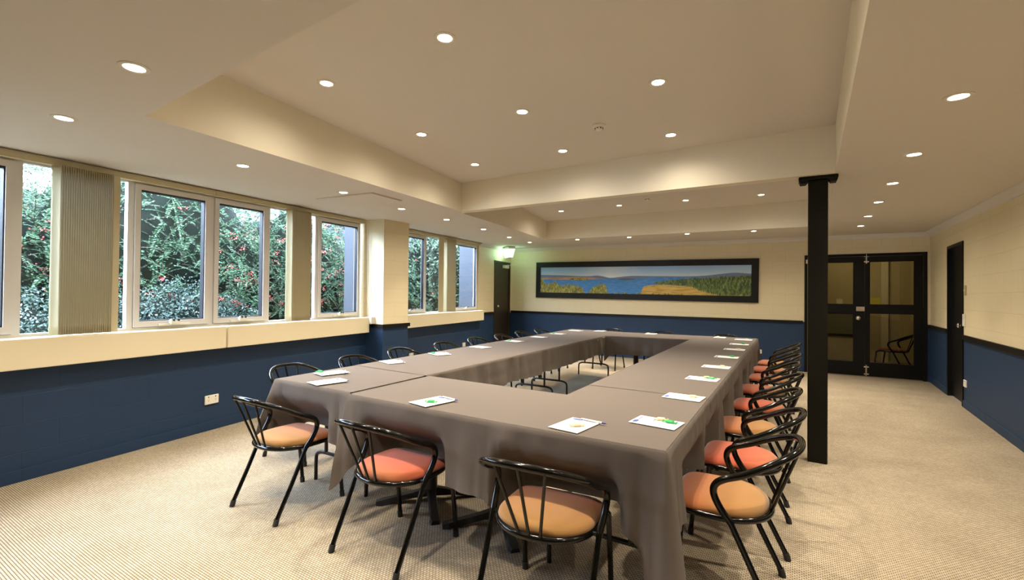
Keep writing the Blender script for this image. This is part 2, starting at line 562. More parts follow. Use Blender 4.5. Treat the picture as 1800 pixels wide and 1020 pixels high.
cove([((RX(Y0), Y0), (-1, 0)), ((RX(YB), YB), (-1, -1)), ((-6.13, YB), (1, -1)), (lw(8.14), (1, .17))], b)
struct('trim_5', b, 'ceiling_paint')

# ------------------------------------------------------------------ windows
def window(name, u0, u1, cells, sills):
    """cells: (kind, u0, u1, glass bottom) ; fixed panes and casements"""
    w = thing(name, L(u0, 0, 0.80), None, None); w['kind'] = 'structure'
    o = tuple(w.location)
    N0, N1 = -0.080, -0.035
    top = lambda u: zc(LX(u), u) - 0.012
    fr = MB()
    lhex(fr, u0, u1, N0, N1, 0.985, 1.022)                      # bottom rail
    lhex(fr, u0, u1, N0, N1, lambda u: top(u) - 0.055, top)       # head
    edges = [u0] + [c[2] for c in cells[:-1]] + [u1]
    for i, e in enumerate(edges):
        a, c = (e, e + .04) if i == 0 else ((e - .04, e) if i == len(edges) - 1 else (e - .022, e + .022))
        lhex(fr, a, c, N0, N1, 1.022, lambda u: top(u) - 0.055)
    fr.build('window_frame', 'white_frame', w, o)
    for (k, a, c) in cells:
        gt = lambda u: top(u) - 0.055
        if k == 'fixed':
            g = MB(); lhex(g, a + .02, c - .02, -0.056, -0.052, 1.022, gt)
            g.build('window_pane', 'window_glass', w, o)
        else:
            s = MB()
            za, zb = 1.026, lambda u: gt(u) - 0.004
            i, j = a + .026, c - .026
            lhex(s, i, i + .042, -0.085, -0.02, za, zb); lhex(s, j - .042, j, -0.085, -0.02, za, zb)
            lhex(s, i + .042, j - .042, -0.085, -0.02, za, za + .05); lhex(s, i + .042, j - .042, -0.085, -0.02, lambda u: zb(u) - .045, zb)
            so = s.build('casement_sash', 'white_frame', w, o)
            k2 = MB()
            i2, j2, z2, z3 = i + .042, j - .042, za + .05, (lambda u: zb(u) - .045)
            lhex(k2, i2, i2 + .008, -.075, -.03, z2, z3); lhex(k2, j2 - .008, j2, -.075, -.03, z2, z3)
            lhex(k2, i2, j2, -.075, -.03, z2, z2 + .008); lhex(k2, i2, j2, -.075, -.03, lambda u: z3(u) - .012, z3)
            k2.build('glazing_seal', 'seal_black', so, (0, 0, 0)).parent = so
            g = MB(); lhex(g, i2 + .004, j2 - .004, -0.056, -0.052, z2 + .004, lambda u: z3(u) - .006)
            g.build('window_pane', 'window_glass', so, (0, 0, 0))
            h = MB(); um = (a + c) / 2
            lhex(h, um - .13, um + .13, -.020, .004, 1.030, 1.050)
            lhex(h, um - .045, um + .045, -.015, .022, 1.042, 1.075)
            h.tube([L(um - .03, .01, 1.07), L(um - .05, .03, 1.085), L(um - .075, .035, 1.07)], .006, n=6)
            lhex(h, um - .03, um - .012, .0, .024, 1.068, 1.088, 1); lhex(h, um + .008, um + .028, .0, .024, 1.068, 1.088, 1)
            h.build('window_winder', ['white_plastic', 'slot_dark'], so, (0, 0, 0))
            for ch in so.children:
                for v in ch.data.vertices: v.co -= Vector(o)
    for (a, c) in sills:
        s = MB()
        lhex(s, a, c, -0.10, 0.115, 0.79, 1.0)
        for v in []: pass
        so = s.build('window_sill', 'cream_trim', w, o)
        bv = so.modifiers.new('edge', 'BEVEL'); bv.width = 0.006; bv.segments = 2
    return w
window('window_1', -0.95, 4.46,
       [('fixed', -0.95, -0.33), ('casement', -0.33, 0.34), ('casement', 0.34, 0.97), ('fixed', 0.97, 1.655), ('casement', 1.655, 2.34), ('casement', 2.34, 2.975),
        ('fixed', 2.975, 3.665), ('casement', 3.665, 4.46)], [(-0.95, 2.402), (2.418, 4.49)])
window('window_2', 5.17, 8.12, [('casement', 5.17, 6.12), ('fixed', 6.12, 7.05), ('casement', 7.05, 8.12)], [(5.30, 8.17)])

# vertical blinds: headrail, stacked vanes, cord
def vane_mesh(w, hgt, curve):
    mb = MB(); n = 6
    vs = []
    for (zz) in (0, -0.03, -(hgt - .075), -hgt):
        for i in range(n + 1):
            t = i / n - .5
            vs.append((t * w, curve * (1 - 4 * t * t), zz))
    fs = []; 
    for r in range(3):
        for i in range(n):
            fs.append((r * (n + 1) + i, r * (n + 1) + i + 1, (r + 1) * (n + 1) + i + 1, (r + 1) * (n + 1) + i))
    o = len(mb.v); mb.add(vs, fs[:2 * n], 0, True)
    mb2 = [(a, b_, c, d) for (a, b_, c, d) in fs[2 * n:]]
    mb.f += mb2; mb.m += [1] * n; mb.sm += [True] * n
    return mb
def blind(label, u0, u1, s0, s1, count, flat, cord=None):
    zb = lambda u: zc(LX(u), u) - 0.058
    zt2 = lambda u: zc(LX(u), u) - 0.012
    um = (s0 + s1) / 2
    t = thing('vertical_blind', L(um, 0, 1.005), label, 'blind', 'vertical blinds on the left wall')
    o = tuple(t.location)
    h = MB(); lhex(h, u0, u1, -0.02, 0.035, zb, zt2)
    lhex(h, u0, u1, 0.035, 0.039, lambda u: zb(u) + .008, lambda u: zt2(u) - .01)
    h.build('headrail', 'blind_fabric', t, o)
    ang0 = math.atan2(LN.y, LN.x)
    zv = zc(LX(um), um) - 0.058
    proto = None
    for i in range(count):
        u = s0 + (s1 - s0) * (i + .5) / count
        if proto is None:
            vm = vane_mesh(0.085, zb(um) - 1.012, 0.006)
            proto = ob = vm.build('vane', ['blind_fabric', 'blind_hem'], t, fix=False)
            sol = ob.modifiers.new('s', 'SOLIDIFY'); sol.thickness = .0012
        else:
            ob = proto.copy(); COL.objects.link(ob); ob.parent = t
        p = L(u, 0.055, zb(u)) - Vector(o)
        ob.location = p
        ob.rotation_euler = (0, 0, ang0 + random.uniform(-.03, .03) + 0.26)
        ob.scale = (1, 1, (zb(u) - 1.008) / (zb(um) - 1.012))
    for (a, c) in flat:
        vm = MB(); lhex(vm, a, c, 0.050, 0.0515, 1.008, zb)
        vm.build('vane', 'blind_hem', t, o)
    if cord:
        c = MB()
        zt3 = zb(cord) 
        c.tube(smooth_path([L(cord, .06, zt3), L(cord + .01, .06, 1.8), L(cord + .01, .065, 1.30), L(cord + .03, .08, 1.12), L(cord + .06, .10, 1.16),
                L(cord + .05, .085, 1.35), L(cord + .035, .065, 1.9), L(cord + .03, .06, zt3)], 6), .0022, n=5)
        c.build('cord', 'white_plastic', t, o)
blind('wide olive vertical blind stacked in front of the big window, nearest the viewer', -0.95, 2.325, 1.128, 1.462, 24, [(1.466, 1.532)])
blind('narrow olive vertical blind bunched near the block pier, with a looped cord', 2.337, 4.47, 3.17, 3.45, 20, [(3.452, 3.49)], 4.485)
blind('pale vertical blind half closed in the small far window beyond the block pier', 5.17, 8.12, 6.62, 6.97, 12, [(6.41, 6.59)])

# ------------------------------------------------------------------ doors
# door in the left wall
d = thing('door_1', L(9.4, 0, 0), None, None); d['kind'] = 'structure'; o = tuple(d.location)
b = MB(); lhex(b, 8.92, 8.96, -.12, .012, 0, 2.13); lhex(b, 9.84, 9.88, -.12, .012, 0, 2.13); lhex(b, 8.96, 9.84, -.12, .012, 2.09, 2.13)
b.build('door_frame', 'door_brown', d, o)
b = MB(); lhex(b, 8.965, 9.835, -.055, -.015, 0.008, 2.085); lf = b.build('door_leaf', 'door_brown', d, o)
b = MB()
for s in (9.05,):
    p = L(s, -.015, 1.07) - Vector(o)
    b.tube([p, p + LN * .05], .009, n=8); b.tube([p + LN * .05, p + LN * .065, p + LN * .085], .026, n=14, radii=[.018, .028, .020])
    p2 = L(s + .12, -.015, 1.07) - Vector(o)
    b.tube([p2, p2 + LN * .012], .022, n=14)
b.build('door_knob', 'chrome', lf)
b = MB(); lhex(b, 9.45, 9.72, -.015, .045, 1.98, 2.05)
b.tube([L(9.6, .03, 2.055), L(9.78, .30, 2.075), L(9.62, .48, 2.075)], .006, n=6)
b.build('door_closer', 'white_plastic', d, o)

# double door in the far wall
d = thing('door_2', (DX0, YB, 0), None, None); d['kind'] = 'structure'; o = tuple(d.location)
b = MB(); b.box(DX0, DX0 + .045, YB - .012, YB + .14, 0, DZ); b.box(DX1 - .045, DX1, YB - .012, YB + .14, 0, DZ); b.box(DX0 + .045, DX1 - .045, YB - .012, YB + .14, DZ - .045, DZ)
b.build('door_frame', 'door_black', d, o)
XJ = 0.975
def leaf(x0, x1, gx0, gx1):
    b = MB(); y0, y1 = YB + .02, YB + .06
    b.box(x0, gx0, y0, y1, 0.01, DZ - .05); b.box(gx1, x1, y0, y1, 0.01, DZ - .05)
    for (z0, z1) in ((0.01, 0.245), (1.075, 1.235), (1.955, DZ - .05)): b.box(gx0, gx1, y0, y1, z0, z1)
    lf = b.build('door_leaf', 'door_black', d, o)
    for (z0, z1) in ((0.245, 1.075), (1.235, 1.955)):
        g = MB(); g.box(gx0 - .004, gx1 + .004, YB + .038, YB + .043, z0 - .004, z1 + .004); gg = g.build('door_pane', 'door_glass', lf, o)
    return lf
l1 = leaf(DX0 + .05, XJ - .002, DX0 + .16, 0.815)
l2 = leaf(XJ + .002, DX1 - .05, 1.048, 1.622)
b = MB(); b.box(0.855, 0.972, YB - .002, YB + .02, 1.115, 1.19); b.box(.90, .95, YB - .018, YB - .002, 1.135, 1.17); b.build('latch_plate', 'chrome', l1, o)
b = MB(); b.lathe((0.885, YB + .02, 0.995), [(.034, 0), (.034, -.008), (.012, -.010), (.012, -.035), (.030, -.045), (.032, -.06), (.020, -.072), (0.001, -.074)], axis='y', n=18)
b.build('door_knob', 'chrome', l1, o)
for (z0, z1) in ((1.93, 2.09), (0.015, 0.20)):
    b = MB(); b.box(0.985, 1.005, YB, YB + .02, z0, z1)
    for zz in (z0 + .02, z1 - .045): b.box(0.960, 1.030, YB - .006, YB + .02, zz, zz + .022)
    b.lathe((0.995, YB - .01, 0), [(.006, z0), (.006, z1)], n=8); b.build('barrel_bolt', 'chrome', l2, o)
b = MB(); b.box(.12, .16, YB - .02, YB - .012, 1.95, 2.02); b.build('door_sensor', 'white_plastic', d, o)

# door in the right wall
d = thing('door_3', (RX(8.3), 8.3, 0), None, None); d['kind'] = 'structure'; o = tuple(d.location)
b = MB(); rhex(b, 7.89, 7.93, -.2, .014, 0, 2.065); rhex(b, 8.68, 8.72, -.2, .014, 0, 2.065); rhex(b, 7.93, 8.68, -.2, .014, 2.025, 2.065)
b.build('door_frame', 'door_black', d, o)
b = MB(); rhex(b, 7.935, 8.675, -.075, -.035, .008, 2.02); lf = b.build('door_leaf', 'door_black', d, o)
b = MB(); b.lathe((RX(8.05) + .035, 8.02, 1.0), [(.034, 0), (.034, -.008), (.012, -.010), (.012, -.04), (.028, -.05), (.032, -.065), (.020, -.078), (0.001, -.08)], axis='x', n=18)
b.build('door_knob', 'chrome', lf, o)

# ------------------------------------------------------------------ foyer behind the glazed doors
b = MB()
b.box(-0.9, 2.55, 12.6, 12.7, 0, 2.95); b.box(-0.95, -0.85, YB + .2, 12.7, 0, 2.95); b.box(2.5, 2.6, YB + .2, 12.7, 0, 2.95)
b.box(-0.9, 2.55, YB + .2, 12.7, 2.5, 2.6)
struct('wall_foyer', b, 'foyer_wall')
b = MB(); b.box(1.50, 1.62, 12.5, 12.6, 0, 2.5, 0)
struct('wall_foyer_pier', b, 'foyer_pale')
b = MB(); b.box(0, .30, -.004, 0, 0, .16); q = b.build('yellow_notice', 'yellow_card', None, (0, 0, 0)); q.location = (1.26, 12.0, 1.21)
tag(q, 'plain yellow notice card seen through the upper right pane of the double door', 'notice')
q.location = (1.33, 12.594, 1.19)
b = MB(); b.box(-.055, .055, -.012, 0, -.055, .055, 0); b.box(-.012, .012, -.018, -.012, -.02, .02, 0)
q = b.build('light_switch', 'white_plastic'); q.location = (.785, 12.598, 1.265); tag(q, 'white square switch seen through the upper left pane of the double door', 'switch')
t = thing('heater_panel', (.80, 12.598, 0.50), 'dark framed grey wall panel seen through the lower left pane of the double door', 'panel')
b = MB(); b.box(-.30, .26, -.03, 0, 0, .53); b.build('panel_frame', 'matt_black', t)
b = MB(); b.box(-.26, .22, -.036, -.03, .05, .49); b.build('panel_face', 'board_grey', t)
ld = bpy.data.lights.new('foyer_fill', 'POINT'); ld.energy = 45; ld.color = (1, .82, .5); ld.shadow_soft_size = .12  # added fill light without a fitting, brightens the foyer behind the glass
lo = bpy.data.objects.new('foyer_fill', ld); COL.objects.link(lo); lo.location = (1.0, 11.3, 2.4)

# ------------------------------------------------------------------ steel post
t = thing('support_post', (0.137, 4.51, 0), 'square black steel post standing on the carpet under the end of the ceiling beam', 'post')
zt_ = zc(.137, 4.51) - 0.006
b = MB(); b.box(-.068, .068, -.055, .06, 0, zt_ - .03, bev=.006); b.build('shaft', 'post_paint', t)
b = MB(); b.box(-.135, .135, -.07, .075, zt_ - .028, zt_, bev=.004)
b.hexa([(-.125, -.05, zt_ - .05), (-.085, -.05, zt_ - .05), (-.085, .05, zt_ - .05), (-.125, .05, zt_ - .05), (-.132, -.06, zt_ - .028), (-.07, -.06, zt_ - .028), (-.07, .06, zt_ - .028), (-.132, .06, zt_ - .028)])
b.hexa([(.085, -.05, zt_ - .05), (.125, -.05, zt_ - .05), (.125, .05, zt_ - .05), (.085, .05, zt_ - .05), (.07, -.06, zt_ - .028), (.132, -.06, zt_ - .028), (.132, .06, zt_ - .028), (.07, .06, zt_ - .028)])
b.build('cap_plate', 'post_paint', t)
t.location = (0.137, 4.565, 0)

# ------------------------------------------------------------------ downlights
dl = thing('downlight', (0, 0, 0), '', 'light', 'recessed ceiling downlights')
b = MB(); b.lathe((0, 0, 0), [(.038, 0.0), (.040, -.006), (.050, -.007), (.056, -.003), (.056, 0.0)], n=28)
b2 = MB()
vs = []; n = 28
prof = [(.037, .018), (.039, -.004), (.050, -.007), (.057, -.003), (.057, 0.004)]
for r, h in prof:
    for k in range(n): vs.append((r * math.cos(2 * PI * k / n), r * math.sin(2 * PI * k / n), h))
fs = [(i * n + k, i * n + (k + 1) % n, (i + 1) * n + (k + 1) % n, (i + 1) * n + k) for i in range(len(prof) - 1) for k in range(n)]
b2.add(vs, fs, 0, True); b2.build('trim_ring', 'white_plastic', dl)
b3 = MB(); b3.add([(.037 * math.cos(2 * PI * k / n), .037 * math.sin(2 * PI * k / n), -.002) for k in range(n)], [tuple(range(n))]); b3.build('lamp_face', 'lamp_disc', dl, fix=False)
ld = bpy.data.lights.new('downlight_lamp', 'SPOT'); ld.energy = LAMP_W; ld.color = LAMP_COL; ld.spot_size = math.radians(92); ld.spot_blend = 0.9; ld.shadow_soft_size = .035
lo = bpy.data.objects.new('lamp_light', ld); COL.objects.link(lo); lo.parent = dl; lo.location = (0, 0, -.012)
ld = bpy.data.lights.new('downlight_spill', 'SPOT'); ld.energy = SPILL_W; ld.color = LAMP_COL; ld.spot_size = math.radians(164); ld.spot_blend = 1.0; ld.shadow_soft_size = .035
lo = bpy.data.objects.new('lamp_spill', ld); COL.objects.link(lo); lo.parent = dl; lo.location = (0, 0, -.012)
ORD = ['first', 'second', 'third', 'fourth', 'fifth', 'sixth', 'seventh', 'eighth', 'ninth', 'tenth']
LIGHTS = []
for i, (x, y) in enumerate([(-3.457, .888), (-3.643, 1.963), (-3.828, 3.041), (-4.044, 4.052), (-4.16, 5.03), (-4.348, 6.191), (-4.638, 7.443), (-4.805, 8.526)]):
    LIGHTS.append((x, y, None, '%s downlight from the viewer in the row above the windows' % ORD[i].capitalize()))
LIGHTS.append((-2.387, .83, None, 'Bright downlight in the low ceiling at the near left, before the raised bay'))
LIGHTS.append((-1.42, .80, None, 'Downlight just above the top edge of the photo, before the raised bay'))
for i, (x, y) in enumerate([(-3.683, 8.438), (-2.67, 8.493), (-1.629, 8.409), (-.614, 8.485)]):
    LIGHTS.append((x, y, None, '%s downlight from the left in the row above the lake picture' % ORD[i].capitalize()))
for i, (x, y) in enumerate([(.646, 2.977), (.671, 4.12), (.698, 5.171), (.724, 6.23), (.757, 7.406), (.784, 8.513)]):
    LIGHTS.append((x, y, None, '%s downlight from the viewer in the right row leading to the double door' % ORD[i].capitalize()))
U = [(-1.608, 1.913, 'largest near downlight in the raised bay, at the top middle of the photo'),
     (-2.622, 1.939, 'near downlight in the raised bay close to its left edge'),
     (-.764, 3.004, 'downlight in the second row of the raised bay, rightmost of the three'),
     (-1.756, 2.984, 'downlight in the second row of the raised bay, middle of the three'),
     (-2.75, 2.979, 'downlight in the second row of the raised bay, leftmost of the three'),
     (-.921, 4.045, 'downlight near the beam in the raised bay, rightmost of the three'),
     (-1.899, 3.988, 'downlight near the beam in the raised bay, middle of the three'),
     (-2.895, 3.953, 'downlight near the beam in the raised bay, leftmost of the three')]
for x, y, s in U: LIGHTS.append((x, y, ZU1, s))
LIGHTS.append((-.62, 1.95, ZU1, 'near downlight in the raised bay, out of view above the table end'))
for i, (px, py) in enumerate([(-3.51, 7.33), (-2.47, 7.32), (-1.46, 7.41), (-.452, 7.51)]):
    LIGHTS.append((px, py, ZU2, '%s downlight from the left in the far raised bay behind the beam' % ORD[i].capitalize()))
LIGHTS.append((.62, 1.9, None, 'Downlight in the low ceiling to the right, above the view'))
LIGHTS.append((.60, .8, None, 'Downlight in the low ceiling directly above the viewpoint'))
first = True
for (x, y, z, lab) in LIGHTS:
    t = dl if first else copy_tree(dl)
    first = False
    t.location = (x, y, (zc(x, y) if z is None else z) - .001)
    t['label'] = lab

# ------------------------------------------------------------------ ceiling fittings
for (x, y, z, lab) in ((-1.363, 3.532, ZU1, 'round white smoke detector between the downlights of the raised bay'),
                       (-1.91, 6.93, ZU2, 'small round smoke detector in the far bay just behind the beam')):
    t = thing('smoke_detector', (x, y, z), lab, 'smoke detector', 'ceiling smoke detectors')
    b = MB(); b.lathe((0, 0, 0), [(.055, 0), (.055, -.012), (.045, -.02), (.032, -.022)], n=24); b.build('base', 'white_plastic', t)
    b = MB(); b.lathe((0, 0, 0), [(.030, -.022), (.032, -.032), (.024, -.042), (.01, -.046)], n=20); b.build('sensor_cap', 'white_plastic', t)
    b = MB()
    for k in range(8):
        a = k * PI / 4; b.box(.0315 * math.cos(a) - .004, .0315 * math.cos(a) + .004, .0315 * math.sin(a) - .004, .0315 * math.sin(a) + .004, -.034, -.026)
    b.build('vent_slots', 'slot_dark', t)
Q = [(-4.364, 3.116), (-3.574, 3.185), (-3.626, 3.649), (-4.482, 3.712)]
t = thing('access_hatch', (-4.01, 3.41, zc(-4.01, 3.41)), 'flush square access hatch in the low ceiling beside the windows', 'hatch')
def inset(Q, f):
    cx = sum(p[0] for p in Q) / 4; cy = sum(p[1] for p in Q) / 4
    return [(cx + (p[0] - cx) * f, cy + (p[1] - cy) * f) for p in Q]
def slab(mb, Q, z0, z1, mi=0):
    mb.hexa([(x, y, zc(x, y) + z0) for x, y in Q] + [(x, y, zc(x, y) + z1) for x, y in Q], mi)
b = MB(); slab(b, Q, -.004, -.001); b.build('hatch_frame', 'tan_plastic', t, tuple(t.location))
b = MB(); slab(b, inset(Q, .965), -.012, -.004); b.build('hatch_panel', 'ceiling_paint', t, tuple(t.location))

# exit light above the left door
t = thing('exit_light', (-5.80, 9.30, 2.452), 'glowing green-white exit light box under the ceiling above the brown door', 'exit light')
t.rotation_euler = (0, 0, math.radians(-38))
b = MB(); b.box(-.20, .20, -.09, .09, -.05, -.002, bev=.006); b.build('housing', 'white_plastic', t)
b = MB(); b.hexa([(-.17, -.035, -.24), (.17, -.035, -.24), (.17, .035, -.24), (-.17, .035, -.24), (-.19, -.08, -.05), (.19, -.08, -.05), (.19, .08, -.05), (-.19, .08, -.05)])
b.build('lit_diffuser', 'exit_face', t)
b = MB(); b.hexa([(-.175, -.04, -.252), (.175, -.04, -.252), (.175, .04, -.252), (-.175, .04, -.252), (-.175, -.04, -.24), (.175, -.04, -.24), (.175, .04, -.24), (-.175, .04, -.24)])
b.build('bottom_cap', 'white_plastic', t)

# ------------------------------------------------------------------ lake picture
PW, PH = 4.77, 0.845
t = thing('framed_picture', (-5.405, YB - .001, 1.280), 'very wide black framed panorama of a blue lake on the far wall', 'picture')
t.rotation_euler = (0, math.radians(.62), 0)
b = MB(); fw, fh = .125, .125
b.box(0, PW, -.035, 0, 0, fh); b.box(0, PW, -.035, 0, PH - fh, PH); b.box(0, fw, -.035, 0, fh, PH - fh); b.box(PW - fw, PW, -.035, 0, fh, PH - fh)
b.build('picture_frame', 'rail_black', t)
w_, h_ = PW - 2 * fw, PH - 2 * fh
m = mat('lake_print', (.3, .4, .6), .5)
tc = N(m, 'ShaderNodeTexCoord'); sp = N(m, 'ShaderNodeSeparateXYZ'); LK(m, tc.outputs['Object'], sp.inputs[0])
def M_(op, a, c=None, c2=None):
    n = N(m, 'ShaderNodeMath', operation=op)
    for k, v in enumerate((a, c, c2)):
        if v is None: continue
        if isinstance(v, (int, float)): n.inputs[k].default_value = v
        else: LK(m, v, n.inputs[k])
    return n.outputs[0]
U_ = M_('DIVIDE', M_('SUBTRACT', sp.outputs['X'], fw), w_); V_ = M_('DIVIDE', M_('SUBTRACT', sp.outputs['Z'], fh), h_)
def curve(pts):
    """height line as a function of u, through a colour ramp"""
    r = N(m, 'ShaderNodeValToRGB'); r.color_ramp.interpolation = 'B_SPLINE' if len(pts) > 14 else 'LINEAR'
    while len(r.color_ramp.elements) < len(pts): r.color_ramp.elements.new(.5)
    for e, (p, v) in zip(r.color_ramp.elements, pts): e.position = p; e.color = (v, v, v, 1)
    LK(m, U_, r.inputs[0]); return r.outputs[0]
def nz(scale, det=4, vec=None, sx=1, sy=1):
    mp = N(m, 'ShaderNodeMapping'); mp.inputs['Scale'].default_value = (sx, 1, sy); LK(m, tc.outputs['Object'], mp.inputs[0])
    n = N(m, 'ShaderNodeTexNoise'); n.inputs['Scale'].default_value = scale; n.inputs['Detail'].default_value = det; LK(m, mp.outputs[0], n.inputs['Vector']); return n.outputs['Fac']
def ramp(fac, stops):
    r = N(m, 'ShaderNodeValToRGB')
    while len(r.color_ramp.elements) < len(stops): r.color_ramp.elements.new(.5)
    for e, (p, c) in zip(r.color_ramp.elements, stops): e.position = p; e.color = (*c, 1)
    LK(m, fac, r.inputs[0]); return r.outputs[0]
def over(base, top, fac):
    x = N(m, 'ShaderNodeMix', data_type='RGBA'); LK(m, fac, x.inputs[0])
    for k, v in ((6, base), (7, top)):
        if isinstance(v, tuple): x.inputs[k].default_value = (*v, 1)
        else: LK(m, v, x.inputs[k])
    return x.outputs[2]
def below(line, soft=.02, wob=None):
    l = line if wob is None else M_('ADD', line, wob)
    d_ = M_('DIVIDE', M_('SUBTRACT', l, V_), soft); c = N(m, 'ShaderNodeClamp'); LK(m, d_, c.inputs[0]); return c.outputs[0]
sky = ramp(V_, [(.6, (.80, .93, 1.0)), (.78, (.46, .66, .98)), (1.0, (.22, .40, .82))])
glow = ramp(U_, [(0, (.18, .31, .58)), (.22, (.24, .40, .72)), (.38, (.80, .92, 1.0)), (.55, (.32, .52, .82)), (.8, (.26, .43, .66)), (1, (.42, .58, .76))])
sky = over(sky, glow, M_('MULTIPLY', V_, .55))
img = over(sky, (.10, .13, .26), below(curve([(0, .72), (.08, .70), (.16, .69), (.22, .66), (.29, .66), (.32, .70), (.36, .62), (.385, .585), (.42, .61), (.49, .68), (.56, .655), (.62, .66), (.72, .64), (.82, .66), (.9, .75), (.95, .77), (1, .72)]), .015))
rust = nz(14, 4, sx=.4, sy=2)
img = over(img, ramp(rust, [(.3, (.28, .10, .05)), (.7, (.50, .26, .14))]), below(curve([(0, .60), (.1, .61), (.2, .63), (.3, .60), (.36, .56), (.38, .5), (1, .5)]), .03))
water = ramp(nz(30, 3, sx=.3, sy=3), [(.3, (.055, .14, .44)), (.7, (.12, .25, .62))])
img = over(img, water, below(curve([(0, .54), (.1, .52), (.25, .53), (.35, .55), (.42, .57), (.5, .57), (.6, .60), (.75, .60), (1, .6)]), .012))
def island(cu, cv, ru, rv, col):
    global img
    a = M_('POWER', M_('DIVIDE', M_('SUBTRACT', U_, cu), ru), 2); c = M_('POWER', M_('DIVIDE', M_('SUBTRACT', V_, cv), rv), 2)
    d_ = M_('ADD', M_('ADD', a, c), M_('MULTIPLY', nz(25, 3), .8)); f = M_('LESS_THAN', d_, 1.35)
    img = over(img, col, f)
island(.22, .535, .055, .045, ramp(nz(60, 3), [(.4, (.04, .05, .01)), (.6, (.40, .30, .08))]))
island(.465, .535, .045, .03, (.05, .06, .06))
# sandy spit and pine forest on the right
img = over(img, ramp(nz(18, 4, sx=.3, sy=3), [(.35, (.30, .17, .05)), (.5, (.50, .32, .09)), (.7, (.62, .44, .16))]), below(curve([(0, -.3), (.532, -.3), (.548, .29), (.575, .33), (.62, .37), (.66, .35), (.8, .32), (1, .3)]), .02))
pine = ramp(nz(22, 5, sx=2.2, sy=.8), [(.35, (.005, .015, .004)), (.5, (.03, .06, .012)), (.68, (.14, .18, .05))])
fo = M_('MULTIPLY', M_('SUBTRACT', nz(34, 3, sx=1.6, sy=.2), .5), .22)
top_ = below(curve([(0, -.5), (.57, -.5), (.60, .45), (.66, .50), (.74, .56), (.82, .60), (.9, .64), (1, .66)]), .015, fo)
bot_ = below(curve([(0, -.5), (.57, .40), (.66, .36), (.76, .30), (.82, .12), (.88, .02), (.94, -.1), (1, -.2)]), .04, fo)
x_ = M_('MULTIPLY', top_, M_('SUBTRACT', 1.0, bot_)); img = over(img, pine, x_)
# golden shrubs on the left
bush = ramp(nz(20, 5, sx=1.5), [(.3, (.03, .04, .01)), (.5, (.16, .15, .03)), (.72, (.42, .36, .12))])
wob = M_('MULTIPLY', M_('SUBTRACT', nz(16, 4, sx=1.5, sy=.3), .5), .35)
img = over(img, bush, below(curve([(0, .52), (.015, .55), (.03, .30), (.07, .36), (.085, .50), (.10, .34), (.13, .26), (.17, .36), (.22, .30), (.24, .16), (.25, -.2), (.27, -.2), (.285, .22), (.32, .34), (.345, .36), (.365, .25), (.372, -.2), (1, -.3)]), .02, wob))
gm = N(m, 'ShaderNodeGamma'); gm.inputs['Gamma'].default_value = 0.72
hs = N(m, 'ShaderNodeHueSaturation'); hs.inputs['Saturation'].default_value = 1.15; LK(m, img, hs.inputs['Color']); LK(m, hs.outputs[0], gm.inputs['Color']); LK(m, gm.outputs[0], bsdf(m).inputs['Base Color'])
b = MB(); b.box(fw, PW - fw, -.026, -.004, fh, PH - fh); b.build('lake_photograph', 'lake_print', t)

# ------------------------------------------------------------------ sockets and switches
def plate(name, loc, nrm, w, h, label, cat, group, face='white_plastic', kind='socket'):
    t = thing(name, loc, label, cat, group, math.atan2(nrm[1], nrm[0]) - PI / 2 + PI)
    b = MB(); b.box(-w / 2, w / 2, -.014, 0, -h / 2, h / 2, bev=.003); b.build('face_plate', face, t)
    b = MB()
    if kind == 'socket':
        for s in (-1, 1):
            c = s * w * .26
            for (dx, dz, a) in ((-.006, .004, .4), (.006, .004, -.4), (0, -.008, 0)): b.box(c + dx - .0012, c + dx + .0012, -.0148, -.013, dz - .004 - .004, dz + .004 - .004)
            b.box(c - .004, c + .004, -.0165, -.013, h / 2 - .022, h / 2 - .010)
        b.build('sockets', 'slot_dark', t)
    else:
        b.box(-.008, .008, -.02, -.013, -.014, .014); b.build('rocker', 'white_plastic', t)
    return t
G = 'power points on the blue walls'
nl = (LN.x, LN.y)
plate('power_point', L(2.34, .001, .294), nl, .135, .085, 'white double power point low on the blue wall under the big window, nearest the viewer', 'power point', G)
plate('power_point', L(5.66, .001, .327), nl, .115, .075, 'white power point on the blue wall behind the chairs just past the block pier', 'power point', G)
plate('power_point', L(7.48, .001, .328), nl, .115, .075, 'white power point on the blue wall below the small far window', 'power point', G)
plate('power_point', (-.635, YB - .001, .314), (0, -1), .115, .075, 'white power point low on the far blue wall beyond the table corner', 'power point', G)
plate('power_point', (RX(7.85), 7.80, .30), (-1, .03), .115, .085, 'white power point low on the blue wall beside the right hand black door', 'power point', G)
plate('thermostat', (RX(7.8), 7.79, 1.445), (-1, .03), .075, .12, 'small tan control plate on the cream wall above the switch by the right door', 'control', None, 'tan_plastic', 'sw')
t = plate('light_switch', (RX(7.85), 7.845, 1.075), (-1, .03), .10, .15, 'white light switch panel just right of the right hand black door', 'switch', None, 'white_plastic', 'sw')
t = thing('junction_box', (-5.10, 4.545, .985), 'small white box on the ledge in the corner of window and block pier', 'box')
b = MB(); b.box(-.06, .06, -.05, .03, -.075, .02, bev=.004); b.build('box_body', 'white_plastic', t)
b = MB(); b.box(-.05, .05, -.054, -.05, -.065, .01, bev=.001); b.build('box_lid', 'white_plastic', t)

